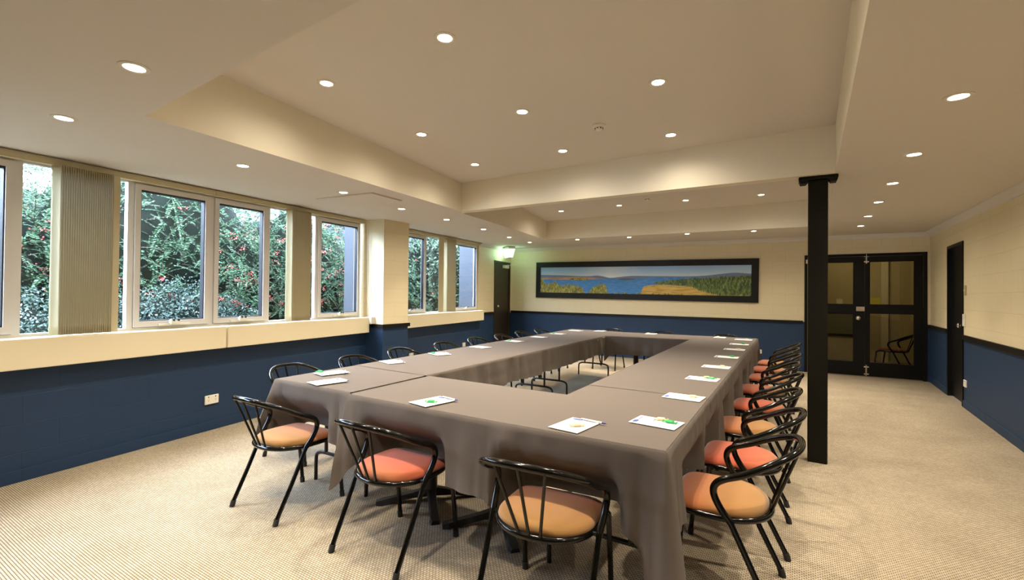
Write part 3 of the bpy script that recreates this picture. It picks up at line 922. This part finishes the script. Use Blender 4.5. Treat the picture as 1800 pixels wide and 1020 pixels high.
# ------------------------------------------------------------------ chairs
def make_chair():
    c = thing('tub_chair', (0, 0, 0), '', 'chair', 'black tubular tub chairs around the tables')
    # hoop: back high, arms run forward and turn down
    arm = [(-.236, -.050, .400), (-.243, -.012, .455), (-.247, .012, .510), (-.247, .006, .550), (-.246, -.030, .578), (-.240, -.100, .606), (-.215, -.190, .652), (-.150, -.270, .690), (-.060, -.303, .705)]
    hoop = smooth_path(arm + [(-x, y, z) for x, y, z in reversed(arm)], 7)
    b = MB(); b.tube(hoop, .0148, n=12); b.build('arm_hoop', 'gloss_black', c)
    # seat ring
    ring = []
    n = 44
    for k in range(n):
        a = 2 * PI * k / n
        x, y = math.cos(a), math.sin(a)
        e = .40 if y > 0 else .92
        X = .208 * math.copysign(abs(x) ** e, x); Y = (.182 if y > 0 else .195) * math.copysign(abs(y) ** e, y)
        ring.append((X, Y, .398))
    b = MB(); b.tube(ring, .0135, closed=True, n=10)
    for s in (-1, 1):
        b.tube([(s * .190, -.052, .398), (s * .236, -.052, .400)], .008, n=8)
    b.build('seat_frame', 'gloss_black', c)
    # cushion
    prof = [(0, .454), (.30, .453), (.55, .450), (.78, .444), (.92, .435), (.985, .423), (1.0, .411), (.975, .400), (.80, .396), (0.0, .396)]
    vs = []; n = 40
    for (s, z) in prof:
        for k in range(n):
            a = 2 * PI * k / n
            x, y = math.cos(a), math.sin(a)
            e = .34 if y > 0 else .88
            X = .210 * math.copysign(abs(x) ** e, x); Y = (.205 if y > 0 else .187) * math.copysign(abs(y) ** e, y)
            f = max(s, .002)
            vs.append((X * f, Y * f, z))
    fs = [(i * n + k, i * n + (k + 1) % n, (i + 1) * n + (k + 1) % n, (i + 1) * n + k) for i in range(len(prof) - 1) for k in range(n)]
    b = MB(); b.add(vs, fs, 0, True); b.build('seat_cushion', 'seat_ochre', c)
    # legs
    for s in (-1, 1):
        b = MB(); b.tube([(s * .236, -.050, .402), (s * .232, -.140, .205), (s * .228, -.232, .020)], .0125, n=10); lg = b.build('leg', 'gloss_black', c)
        b = MB(); b.tube([(s * .2282, -.226, .035), (s * .228, -.236, 0)], .0155, n=10); b.build('rubber_foot', 'rubber', lg)
        b = MB(); b.tube(smooth_path([(s * .165, .172, .390), (s * .192, .184, .386), (s * .208, .198, .365), (s * .208, .200, .32), (s * .210, .222, .15), (s * .211, .235, .02)], 4), .0125, n=10); lg = b.build('leg', 'gloss_black', c)
        b = MB(); b.tube([(s * .211, .233, .035), (s * .211, .236, 0)], .0155, n=10); b.build('rubber_foot', 'rubber', lg)
    for (xt, xb) in ((-.105, -.045), (0, 0), (.105, .045)):
        yt, ztp = (-.306, .705) if xt == 0 else (-.293, .700)
        b = MB(); b.tube([(xt, yt, ztp - .006), (xb, -.196 if xb == 0 else -.192, .402)], .0068, n=8); b.build('spindle', 'gloss_black', c)
    return c
chair0 = make_chair()
used = [False]
_seats = {}
def place(x, y, rz_, fabric, label):
    c = chair0 if not used[0] else copy_tree(chair0)
    used[0] = True
    c.location = (x, y, 0); c.rotation_euler = (0, 0, rz_); c['label'] = label
    for ch in c.children:
        if ch.name.startswith('seat_cushion'):
            if fabric not in _seats:
                me = ch.data.copy(); me.materials.clear(); me.materials.append(MATS[fabric]); _seats[fabric] = me
            ch.data = _seats[fabric]
    return c
R_ = math.radians
place(-2.763, 1.815, R_(0), 'seat_ochre', 'black tub chair with ochre seat before the left near table corner')
place(-1.813, 1.812, R_(0), 'seat_coral', 'black tub chair with coral red seat at the middle of the near table end')
place(-.898, 1.775, R_(5), 'seat_ochre', 'black tub chair with ochre seat seen from behind, nearest the bottom edge')
RC = [(2.36, 'seat_ochre', 1), (2.99, 'seat_coral', 0), (3.69, 'seat_ochre', 0), (4.45, 'seat_coral', -2), (5.22, 'seat_blend', 2), (6.02, 'seat_blend', 0), (6.72, 'seat_blend', 1), (7.43, 'seat_ochre', 0)]
CW = ['ochre', 'orange-red', 'tan', 'coral', 'coral and tan', 'orange and tan', 'orange and tan', 'pale orange']
for i, (y, f, a) in enumerate(RC):
    place(-.285 + (.01 if i % 2 else -.005), y, R_(90 + a), f, '%s tub chair from the viewer along the right side, %s seat' % (ORD[i], CW[i]))
LC = [2.44, 3.13, 3.86, 4.66, 5.43, 6.15, 6.90, 7.62]
for i, y in enumerate(LC):
    xx = [-3.47, -3.49, -3.60, -3.63, -3.68, -3.71, -3.79, -3.82][i]
    place(xx, y, R_(-90 + 3), 'seat_ochre', '%s tub chair from the viewer in the row between windows and table' % ORD[i])
for i, (x, y) in enumerate([(-2.98, 8.28), (-2.02, 8.16), (-1.02, 8.16)]):
    place(x, y, R_(180), 'seat_ochre', ['left', 'middle', 'right'][i] + ' one of three tub chairs below the lake picture')
place(1.47, 10.72, R_(66), 'seat_blend', 'dim tub chair behind the lower right glass pane of the double door')

# ------------------------------------------------------------------ tables
TZ = .735
def u_table(x0, x1, y0, y1, sk, label, fy):
    """folding table: top, two folding leg frames with inverted-U feet, apron"""
    xc0, xc1 = x0, x1
    cx = (x0 + x1) / 2
    t = thing('folding_table', (cx, (y0 + y1) / 2, 0), label, 'table', 'folding tables under the cloths')
    o = Vector(t.location)
    b = MB(); b.hexa([(x0 + sk[0], y0, TZ - .028), (x1 + sk[1], y0, TZ - .028), (x1 + sk[3], y1, TZ - .028), (x0 + sk[2], y1, TZ - .028),
                      (x0 + sk[0], y0, TZ), (x1 + sk[1], y0, TZ), (x1 + sk[3], y1, TZ), (x0 + sk[2], y1, TZ)])
    b.build('table_top', 'timber_top', t, o)
    for k, y in enumerate(fy):
        f = (y - y0) / (y1 - y0)
        c = cx + (sk[0] + (sk[2] - sk[0]) * f + sk[1] + (sk[3] - sk[1]) * f) / 2
        b = MB(); w = .26; r = .0125
        b.tube(smooth_path([(c - w, y, 0), (c - w, y, .14), (c - w + .012, y, .185), (c - w + .06, y, .205), (c - w + .12, y, .208), (c + w - .12, y, .208), (c + w - .06, y, .205), (c + w - .012, y, .185), (c + w, y, .14), (c + w, y, 0)], 5), r, n=8)
        for s in (-1, 1): b.tube([(c + s * .15, y, .208), (c + s * .15, y, TZ - .03)], r, n=8)
        b.build('leg_frame', 'matt_black', t, o)
    return t
A = lambda y: (-3.05 - .063 * (y - 1.9), -2.28 - .026 * (y - 1.9))
def left_table(y0, y1, label, fy):
    a0, a1 = A(y0); b0, b1 = A(y1); g = .012
    u_table(a0 + g, a1 - g, y0 + g, y1 - .004, (0, 0, b0 - a0, b1 - a1), label, fy)
left_table(1.90, 3.62, 'folding table under the grey cloth at the left near corner', (2.13, 3.40))
left_table(3.63, 5.36, 'folding table under the cloth in the middle of the window side', (3.86, 5.12))
left_table(5.37, 7.53, 'folding table under the cloth at the far window corner', (5.58, 7.36))
Rr = lambda y: (-1.15 - .022 * (y - 1.83), -.43 - .0115 * (y - 1.83))
def right_table(y0, y1, label, fy):
    a0, a1 = Rr(y0); b0, b1 = Rr(y1); g = .012
    u_table(a0 + g, a1 - g, y0 + g, y1 - .004, (0, 0, b0 - a0, b1 - a1), label, fy)
right_table(1.83, 3.64, 'folding table under the grey cloth at the right near corner', (2.10, 3.40))
right_table(3.65, 5.50, 'folding table under the cloth in the middle of the right side', (3.9, 5.25))
right_table(5.51, 7.48, 'folding table under the cloth at the far right corner', (5.75, 7.2))
def cafe_table(x0, x1, y0, y1, label, dy=0.0):
    cx, cy = (x0 + x1) / 2, (y0 + y1) / 2 + dy
    t = thing('pedestal_table', (cx, cy, 0), label, 'table', 'pedestal tables under the cloths')
    b = MB(); b.box(x0 - cx, x1 - cx, y0 - cy, y1 - cy, TZ - .025, TZ, bev=.003); b.build('table_top', 'timber_top', t)
    b = MB(); b.lathe((0, 0, 0), [(.038, .06), (.038, .70), (.10, .705), (.10, .71)], n=20); b.build('pedestal_column', 'matt_black', t)
    for k in range(4):
        a = PI / 4 + k * PI / 2
        d_ = Vector((math.cos(a), math.sin(a), 0)); s_ = Vector((-d_.y, d_.x, 0))
        b = MB()
        secs = [(.02, .030, .035, .085), (.12, .028, .030, .062), (.24, .026, .012, .042), (.31, .034, .0, .030), (.345, .024, .0, .022)]
        vs = []
        for (r, w, z0, z1) in secs:
            vs += [d_ * r - s_ * w + Vector((0, 0, z0)), d_ * r + s_ * w + Vector((0, 0, z0)), d_ * r + s_ * w * .7 + Vector((0, 0, z1)), d_ * r - s_ * w * .7 + Vector((0, 0, z1))]
        fs = [(3, 2, 1, 0), tuple(16 + i for i in range(4))]
        for i in range(4):
            for j in range(4): fs.append((i * 4 + j, i * 4 + (j + 1) % 4, (i + 1) * 4 + (j + 1) % 4, (i + 1) * 4 + j))
        b.add(vs, fs); b.build('foot', 'matt_black', t)
    return t
cafe_table(-2.235, -1.81, 1.87, 2.52, 'pedestal table under the near cloth, next to the left corner table', .13)
cafe_table(-1.80, -1.165, 1.87, 2.52, 'pedestal table under the near cloth, next to the right corner table', .13)
cafe_table(-2.38, -1.84, 6.80, 7.38, 'pedestal table under the far cloth, on the window side')
cafe_table(-1.83, -1.285, 6.80, 7.40, 'pedestal table under the far cloth, towards the right side')

# ------------------------------------------------------------------ tablecloths
def zz_(z, dz): return z - dz
CHAIRS = []
for o_ in COL.objects:
    if o_.name.startswith('tub_chair'):
        a_ = o_.rotation_euler.z
        CHAIRS.append((o_.location.x, o_.location.y, -math.sin(a_), math.cos(a_)))
def cloth(corners, z, sides, label, seed, pleat=(.010, 5.0), corner_drop=None, base=.33, flare=.05, lens=None):
    """corners: 4 xy points counter-clockwise; sides: indices of edges that hang; contiguous runs share their corners"""
    rnd = random.Random(seed)
    C = [Vector((x, y, 0)) for x, y in corners]
    cx = sum((c for c in C), Vector()) / 4
    mb = MB()
    nx, ny = 24, 24
    R = .012
    vs = []
    for j in range(ny + 1):
        for i in range(nx + 1):
            u, v = i / nx, j / ny
            p = (C[0] * (1 - u) + C[1] * u) * (1 - v) + (C[3] * (1 - u) + C[2] * u) * v
            d = noise.noise(Vector((p.x * 3.1 + seed, p.y * 3.1, 0))) * .0012
            vs.append((p.x, p.y, z + d * math.sin(PI * u) * math.sin(PI * v)))
    fs = [(j * (nx + 1) + i, j * (nx + 1) + i + 1, (j + 1) * (nx + 1) + i + 1, (j + 1) * (nx + 1) + i) for j in range(ny) for i in range(nx)]
    mb.add(vs, fs, 0, True)
    cd = corner_drop or {}
    # runs
    runs = []
    ss = list(sides)
    if len(ss) == 4: runs = [ss]
    else:
        st = [s for s in ss if (s - 1) % 4 not in ss]
        for s in st:
            r = [s]
            while (r[-1] + 1) % 4 in ss: r.append((r[-1] + 1) % 4)
            runs.append(r)
    for r in runs:
        path = []        # (point, normal, distance to nearest corner, corner index)
        for q, s in enumerate(r):
            a, c = C[s], C[(s + 1) % 4]
            e = (c - a); Ln = e.length; e.normalize()
            nrm = Vector((e.y, -e.x, 0))
            step = .014
            k = max(2, int(Ln / step))
            for i in range(k + 1):
                t = i / k
                p = a + e * Ln * t
                path.append((p, nrm, t * Ln, (1 - t) * Ln, s, (s + 1) % 4))
            if q < len(r) - 1:
                s2 = r[q + 1]; e2 = (C[(s2 + 1) % 4] - C[s2]).normalized(); n2 = Vector((e2.y, -e2.x, 0))
                for i in range(1, 7):
                    t = i / 7
                    path.append((c, (nrm * (1 - t) + n2 * t).normalized(), 0, 0, (s + 1) % 4, (s + 1) % 4))
        rows = 16
        vs = []
        f1, f2 = pleat[1], pleat[1] * 1.7
        S = 0; prev = None
        for (p, nv, da, db, ca, cb) in path:
            if prev is not None: S += max((p - prev).length, .018 if (p - prev).length < 1e-6 else 0)
            prev = p
            dmin, cidx = (da, ca) if da < db else (db, cb)
            base_i = base[ca] if isinstance(base, dict) and da == db == 0 else base
            bd = base
            extra = cd.get(cidx, 0) * math.exp(-(dmin / .062) ** 1.8)
            wv = .9 - 2.6 * abs(noise.noise(Vector((S * f1, seed * 3.7, 0)))) + .7 * noise.noise(Vector((S * f2, seed * 1.3, 5)))
            ld_ = bd + extra + .02 * noise.noise(Vector((S * 1.3, seed, 9)))
            cone = math.exp(-(dmin / .050) ** 2) if (cidx in cd) else 0
            creas = math.exp(-((dmin - .095) / .035) ** 2) if (cidx in cd) else 0
            for k in range(rows + 1):
                t = k / rows
                if t < .08:
                    a_ = (t / .08) * PI / 2
                    out = R * math.sin(a_); dz = R * (1 - math.cos(a_))
                else:
                    tt = (t - .08) / .92
                    out = R + (pleat[0] * wv * tt ** .8) + flare * .3 * tt + (flare * 1.6 * cone - .012 * creas) * tt ** .9
                    dz = R + (ld_ - R) * tt
                    sag = noise.noise(Vector((S * 2.2, tt * 2.5, seed + 20))) * .012 * tt
                    out += sag
                if cidx in cd and t >= .08: out += .016 * tt * math.cos(dmin * 2 * PI / .062) * math.exp(-dmin / .11)
                zz = max(.012, z - dz)
                q_ = p + nv * max(out, .003)
                if p.z == 0 and not (da == 0 and db == 0):
                    for (hx, hy, fx, fy) in CHAIRS:
                        # a chair pushed under the table presses the cloth inwards
                        if fx * nv.x + fy * nv.y > -.7: continue
                        rel = Vector((q_.x - hx, q_.y - hy, 0)); fw = Vector((fx, fy, 0)); lat = abs(rel.dot(Vector((-fy, fx, 0)))); fo_ = rel.dot(fw)
                        zq = zz_(z, dz)
                        need = .248 + .030 * min(1.0, max(0.0, (.45 - zq) / .08)) - fo_
                        if need <= 0 or fo_ < -.1: continue
                        wl = 1.0 if lat < .225 else max(0.0, 1 - (lat - .222) / .11); wl = wl * wl * (3 - 2 * wl)
                        wz = min(1.0, max(0.0, (.66 - zq) / .20)); wz = wz * wz * (3 - 2 * wz)
                        q_ = q_ + fw * need * wl * wz
                vs.append((q_.x, q_.y, zz))
        fs = [(i * (rows + 1) + k, i * (rows + 1) + k + 1, (i + 1) * (rows + 1) + k + 1, (i + 1) * (rows + 1) + k) for i in range(len(path) - 1) for k in range(rows)]
        mb.add(vs, fs, 0, True)
    ob = mb.build('tablecloth', 'cloth', None, (cx.x, cx.y, z), fix=False)
    import bmesh
    bm = bmesh.new(); bm.from_mesh(ob.data); bmesh.ops.remove_doubles(bm, verts=bm.verts, dist=.0004)
    bmesh.ops.recalc_face_normals(bm, faces=bm.faces); bm.to_mesh(ob.data); bm.free()
    for p in ob.data.polygons: p.use_smooth = True
    tag(ob, label, 'tablecloth', 'charcoal tablecloths')
    return ob
cloth([(-3.055, 1.895), (-2.272, 1.880), (-2.303, 2.60), (-3.10, 2.64)], .7400, [3, 0], 'charcoal cloth on the left near corner table, hanging to a point beside the coral chair', 1, (.022, 5.5), {1: .18, 0: .06}, .31)
cloth([(-3.095, 2.60), (-2.298, 2.56), (-2.455, 7.50), (-3.41, 7.60)], .7425, [1, 2, 3], 'long charcoal cloth over the tables along the windows', 2, (.026, 6.0), {2: .05}, .245, .03)
cloth([(-2.238, 1.842), (-1.140, 1.818), (-1.158, 2.545), (-2.262, 2.565)], .7415, [0, 2], 'charcoal cloth on the middle near table end, behind the coral chair', 3, (.020, 4.5), {0: .16, 1: .10}, .36)
cloth([(-1.150, 1.812), (-.427, 1.822), (-.442, 2.92), (-1.172, 2.92)], .7440, [0, 1], 'charcoal cloth on the right near corner table, its corner trailing to the floor', 4, (.018, 7.0), {1: .42, 0: .12}, .335, .05)
cloth([(-1.170, 2.885), (-.440, 2.885), (-.494, 7.50), (-1.280, 7.49)], .7460, [0, 1, 2, 3][1:], 'long charcoal cloth over the tables along the right side chairs', 5, (.024, 13.0), {2: .20}, .44, .03)
cloth([(-2.420, 6.60), (-1.262, 6.76), (-1.270, 7.50), (-2.462, 7.44)], .7445, [0, 2], 'charcoal cloth on the far table end below the lake picture', 6, (.034, 6.0), {0: .10}, .26, .02)

# ------------------------------------------------------------------ note pads, mints, pens
PZ = .7475
pad0 = thing('notepad', (0, 0, 0), '', 'notepad', 'white notepads on the tables')
b = MB(); b.box(-.105, .105, -.074, .074, 0, .0025); b.build('pad_sheets', 'paper', pad0)
b = MB()
n = 20; b.add([(-.086 + .012 * math.cos(2 * PI * k / n), -.036 + .026 * math.sin(2 * PI * k / n), .0028) for k in range(n)], [tuple(range(n))])
b.box(-.0905, -.0865, -.004, .058, .0025, .0029)
b.build('blue_logo', 'logo_blue', pad0, fix=False)
b = MB(); b.box(-.086, -.083, -.002, .060, .0025, .0028); b.build('header_lines', 'ink_grey', pad0)
pads = [
 (-2.906, 2.23, 77, 'notepad on the left corner table, with a green mint, before the first window side chair'),
 (-2.635, 1.99, -102, 'plain notepad on the left corner table near its front edge'),
 (-1.69, 1.945, -101, 'notepad with one green mint on the near table end, behind the coral chair'),
 (-.854, 1.945, -97, 'notepad with a cream mint on the near table end, right corner cloth'),
 (-.555, 2.195, -6, 'notepad with green and cream mints at the right near corner'),
 (-.563, 2.835, -4, 'second notepad from the viewer along the right side, with a cream mint'),
 (-.577, 3.545, -2, 'third notepad from the viewer along the right side, with a green mint'),
 (-.580, 4.215, -1, 'fourth notepad from the viewer along the right side, with a cream mint'),
 (-.590, 4.97, 0, 'fifth notepad from the viewer along the right side, with a green mint'),
 (-.603, 5.74, 0, 'sixth notepad from the viewer along the right side'),
 (-.619, 6.41, 0, 'seventh notepad from the viewer along the right side'),
 (-.638, 7.14, 0, 'last notepad at the far right corner of the table'),
 (-2.965, 2.88, 160, 'second notepad from the viewer along the window side'),
 (-2.99, 3.53, 158, 'third notepad from the viewer along the window side, with a green mint'),
 (-3.01, 4.25, 170, 'fourth notepad from the viewer along the window side'),
 (-3.055, 5.05, 170, 'fifth notepad from the viewer along the window side, with a green mint'),
 (-3.085, 5.76, 175, 'sixth notepad from the viewer along the window side'),
 (-3.112, 6.42, 175, 'seventh notepad from the viewer along the window side, with a green mint'),
 (-3.16, 7.20, 175, 'last notepad at the far window corner of the table'),
 (-2.80, 7.38, 90, 'left notepad of three before the far end chairs'),
 (-1.95, 7.34, 90, 'middle notepad of three before the far end chairs'),
 (-.96, 7.34, 90, 'right notepad of three before the far end chairs')]
first = True
PADS = []
for (x, y, a, lab) in pads:
    t = pad0 if first else copy_tree(pad0); first = False
    t.location = (x, y, PZ); t.rotation_euler = (0, 0, R_(a)); t['label'] = lab
    PADS.append(t)
def mint(name, x, y, rz_, body, lab, dz=0):
    t = thing(name, (x, y, PZ + .0028 + dz), lab, 'mint', 'wrapped mints on the notepads', R_(rz_))
    b = MB(); b.box(-.019, .019, -.012, .012, 0, .013, bev=.0035); b.build('sweet', body, t)
    for s in (-1, 1):
        b = MB(); vs = []
        for k in range(7):
            w = -.011 + .022 * k / 6
            vs += [(s * .018, w * .55, .006), (s * .034, w, .006 + (.003 if k % 2 else -.003))]
        b.add(vs, [(2 * k, 2 * k + 1, 2 * k + 3, 2 * k + 2) for k in range(6)]); b.build('wrapper_end', body, t, fix=False)
    return t
mint('wrapped_mint', -2.985, 2.19, 20, 'mint_green', 'green wrapped mint at the edge of the left corner notepad')
mint('wrapped_mint', -2.635, 1.98, 20, 'paper', 'pale mint on the plain left corner notepad')
mint('wrapped_mint', -1.675, 1.915, 25, 'mint_green', 'green wrapped mint on the notepad behind the coral chair')
mint('wrapped_mint', -.835, 1.925, 40, 'mint_cream', 'cream wrapped mint on the near end notepad by the corner')
mint('wrapped_mint', -.500, 2.212, -5, 'mint_green', 'green wrapped mint on the right near corner notepad')
mint('wrapped_mint', -.545, 2.235, 15, 'mint_cream', 'cream wrapped mint touching the green one on the corner notepad')
mint('wrapped_mint', -.515, 2.850, 0, 'mint_cream', 'cream wrapped mint on the second right side notepad')
mint('wrapped_mint', -.520, 3.57, 0, 'mint_green', 'green wrapped mint on the third right side notepad')
mint('wrapped_mint', -.555, 3.585, 20, 'mint_cream', 'cream wrapped mint beside the green one on the third right side notepad')
mint('wrapped_mint', -.535, 4.24, 0, 'mint_cream', 'cream wrapped mint on the fourth right side notepad')
mint('wrapped_mint', -.545, 5.00, 0, 'mint_green', 'green wrapped mint on the fifth right side notepad')
mint('wrapped_mint', -.560, 5.765, 0, 'mint_cream', 'cream wrapped mint on the sixth right side notepad')
mint('wrapped_mint', -.575, 6.44, 0, 'mint_green', 'green wrapped mint on the seventh right side notepad')
mint('wrapped_mint', -.600, 7.16, 0, 'mint_cream', 'cream wrapped mint on the last right side notepad')
mint('wrapped_mint', -3.045, 3.50, 0, 'mint_green', 'green wrapped mint on the third window side notepad')
mint('wrapped_mint', -3.115, 5.02, 0, 'mint_green', 'green wrapped mint on the fifth window side notepad')
mint('wrapped_mint', -3.175, 6.40, 0, 'mint_green', 'green wrapped mint on the seventh window side notepad')
mint('wrapped_mint', -2.00, 7.36, 0, 'mint_cream', 'cream wrapped mint on the middle far end notepad')
mint('wrapped_mint', -.99, 7.37, 0, 'mint_cream', 'cream wrapped mint on the right far end notepad')
def pen(x, y, a, lab):
    t = thing('pen', (x, y, PZ + .0030), lab, 'pen', 'pens beside the notepads', R_(a))
    b = MB(); b.tube([(-.062, 0, .0045), (.045, 0, .0045)], .0042, n=8); b.build('pen_barrel', 'pen_white', t)
    b = MB(); b.tube([(.045, 0, .0045), (.062, 0, .0045), (.070, 0, .0045)], .004, n=8, radii=[.0043, .003, .0008]); b.build('pen_tip', 'pen_blue', t)
    return t
pen(-1.640, 2.030, -12, 'white pen along the top edge of the notepad behind the coral chair')
pen(-2.578, 2.076, -12, 'pen along the top edge of the plain left corner notepad')
pen(-.80, 2.030, -8, 'pen along the top edge of the near end notepad by the corner')
pen(-2.83, 2.285, -40, 'pen beside the left corner notepad')
pen(-2.90, 2.93, -30, 'pen beside the second window side notepad')
pen(-2.93, 3.58, -30, 'pen beside the third window side notepad')

# ------------------------------------------------------------------ garden outside the windows
b = MB(); b.hexa([(-18, -9, -.6), (LX(-9) - .2, -9, -.6), (LX(16) - .2, 16, -.6), (-18, 16, -.6), (-18, -9, -.05), (LX(-9) - .2, -9, -.05), (LX(16) - .2, 16, -.05), (-18, 16, -.05)])
g = struct('ground', b, 'soil')
def shrub(name, label, cx, cy, rx, ry, z0, z1, sprays, leafm, style, seed, blossoms=0, blm='blossom_red', stems=True):
    """a bush: an egg shaped crown of feathery sprays that arch towards the light"""
    rnd = random.Random(seed)
    t = thing(name, (cx, cy, 0), label, 'shrub', 'shrubs outside the windows')
    fo = MB(); bl = MB(); st = MB()
    def leaf(mb, p, d, w, l):
        d = d.normalized(); s = d.cross(Vector((rnd.uniform(-1, 1), rnd.uniform(-1, 1), rnd.uniform(-.2, 1)))).normalized()
        mb.add([p, p + d * l * .5 + s * w, p + d * l, p + d * l * .5 - s * w], [(0, 1, 2, 3)])
    zc_ = (z0 + z1) / 2; rz_ = (z1 - z0) / 2
    for i in range(sprays):
        th = rnd.uniform(0, 2 * PI); ph = math.asin(rnd.uniform(-.95, 1))
        k = rnd.uniform(.62, 1.03)
        nv = Vector((math.cos(th) * math.cos(ph), math.sin(th) * math.cos(ph), math.sin(ph)))
        if nv.x < -.12: continue
        lump = 1 + .22 * noise.noise(Vector((nv.x * 2.3 + seed, nv.y * 2.3, nv.z * 2.3)))
        p = Vector((nv.x * rx * k * lump, nv.y * ry * k * lump, zc_ + nv.z * rz_ * k * lump))
        tang = nv.cross(Vector((rnd.uniform(-1, 1), rnd.uniform(-1, 1), rnd.uniform(-1, 1)))).normalized()
        if style == 'feather':
            d = (nv * .45 + tang + Vector((0, 0, .25))).normalized(); Ls = rnd.uniform(.22, .5); nn = int(Ls / .018)
            q = p.copy(); dd = d.copy(); pts = [q.copy()]
            for j in range(nn):
                dd = (dd + Vector((0, 0, -.022))).normalized(); q = q + dd * (Ls / nn); pts.append(q.copy())
                side = dd.cross(Vector((0, 0, 1))).normalized(); ll = .055 * (1 - .6 * j / nn)
                for s in (-1, 1):
                    leaf(fo, q, side * s + dd * .6 + Vector((0, 0, rnd.uniform(-.2, .3))), .0055, ll)
            if i % 4 == 0: st.tube(pts[::4] if len(pts) > 8 else pts, .004, n=3, cap=False)
        else:
            nn = 16 if style == 'small' else 9
            for j in range(nn):
                q = p + Vector((rnd.gauss(0, .05), rnd.gauss(0, .05), rnd.gauss(0, .05)))
                d = Vector((rnd.uniform(-1, 1), rnd.uniform(-1, 1), rnd.uniform(-.6, 1)))
                leaf(fo, q, d, .009 if style == 'small' else .022, .034 if style == 'small' else .10)
    for i in range(blossoms):
        th = rnd.uniform(-1.9, 1.9); ph = math.asin(rnd.uniform(-.8, .9))
        nv = Vector((math.cos(th) * math.cos(ph), math.sin(th) * math.cos(ph), math.sin(ph)))
        lump = 1 + .22 * noise.noise(Vector((nv.x * 2.3 + seed, nv.y * 2.3, nv.z * 2.3)))
        p = Vector((nv.x * rx * lump * 1.0, nv.y * ry * lump, zc_ + nv.z * rz_ * lump))
        big = rnd.uniform(.5, 1.5)
        for j in range(14 if blm == 'blossom_red' else 5):
            q = p + Vector((rnd.gauss(0, .03 * big), rnd.gauss(0, .035 * big), rnd.gauss(0, .018 * big)))
            leaf(bl, q, Vector((rnd.uniform(-1, 1), rnd.uniform(-1, 1), rnd.uniform(-1, 1))), .009, .028)
    for k in range(7):
        a = rnd.uniform(0, 2 * PI)
        e_ = Vector((math.cos(a) * rx * .6, math.sin(a) * ry * .6, zc_ + rz_ * rnd.uniform(0, .6)))
        st.tube(smooth_path([(0, 0, -.08), e_ * .35 + Vector((0, 0, .2)), e_], 5), .02, n=5)
    fo.build('foliage', leafm, t, fix=False); st.build('stems', 'bark', t, fix=False)
    if blossoms: bl.build('blossoms', blm, t, fix=False)
    # heart of the bush: solid core, near-black to paint in the inner shade
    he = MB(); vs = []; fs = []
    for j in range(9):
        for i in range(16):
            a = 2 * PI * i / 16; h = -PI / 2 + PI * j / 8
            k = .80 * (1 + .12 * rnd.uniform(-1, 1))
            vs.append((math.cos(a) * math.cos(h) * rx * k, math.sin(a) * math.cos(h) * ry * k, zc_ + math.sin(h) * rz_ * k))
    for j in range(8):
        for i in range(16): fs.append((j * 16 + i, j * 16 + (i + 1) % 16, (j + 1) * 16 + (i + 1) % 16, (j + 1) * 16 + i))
    he.add(vs, fs, 0, True); he.build('shade_core', 'core_shade', t)
    return t
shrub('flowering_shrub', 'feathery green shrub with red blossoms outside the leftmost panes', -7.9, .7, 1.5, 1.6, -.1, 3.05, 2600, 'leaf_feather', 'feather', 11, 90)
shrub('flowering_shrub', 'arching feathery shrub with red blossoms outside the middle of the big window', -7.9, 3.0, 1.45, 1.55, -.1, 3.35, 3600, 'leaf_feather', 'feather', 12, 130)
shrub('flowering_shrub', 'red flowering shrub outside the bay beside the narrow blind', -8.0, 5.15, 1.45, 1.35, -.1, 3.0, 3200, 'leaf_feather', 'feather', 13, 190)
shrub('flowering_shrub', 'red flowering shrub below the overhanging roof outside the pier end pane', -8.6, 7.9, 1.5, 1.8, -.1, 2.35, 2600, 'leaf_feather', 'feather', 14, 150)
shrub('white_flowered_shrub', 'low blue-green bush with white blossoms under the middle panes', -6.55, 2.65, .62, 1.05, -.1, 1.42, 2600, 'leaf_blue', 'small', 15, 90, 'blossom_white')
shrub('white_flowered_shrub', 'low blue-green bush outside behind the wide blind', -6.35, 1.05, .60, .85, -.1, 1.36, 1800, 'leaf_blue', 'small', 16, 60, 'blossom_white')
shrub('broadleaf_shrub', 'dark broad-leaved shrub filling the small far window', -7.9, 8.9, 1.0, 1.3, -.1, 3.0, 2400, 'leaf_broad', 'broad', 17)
for k, (x, y, w_, h_) in enumerate([(-11.2, -1.6, 1.9, 3.3), (-11.0, 1.6, 1.9, 3.6), (-11.4, 4.6, 1.9, 4.0), (-8.3, -2.4, 1.5, 3.1)]):
    shrub('evergreen_tree', '%s dark evergreen behind the flowering shrubs, counted from the left' % ['First', 'Second', 'Third', 'Nearest'][k], x, y, 1.9, w_, -.1, h_, 3600, 'leaf_dark', 'small', 40 + k)
# outbuilding pieces
b = MB(); lhex(b, 4.80, 5.05, -.62, -.13, -.1, 3.0); struct('wall_outer_pier', b, 'grey_block')
b = MB(); lhex(b, 8.55, 8.85, -.70, -.13, -.1, 3.0); struct('wall_outer_end', b, 'grey_block')
b = MB(); b.box(-13.5, -9.6, 6.4, 12.5, 3.05, 3.35, 0); b.box(-13.4, -9.9, 6.6, 12.4, 2.1, 3.05, 1); b.box(-13.5, -9.58, 6.38, 12.5, 3.35, 3.9, 0)
struct('wall_neighbour', b, ['roof_slab', 'weather_dark'])
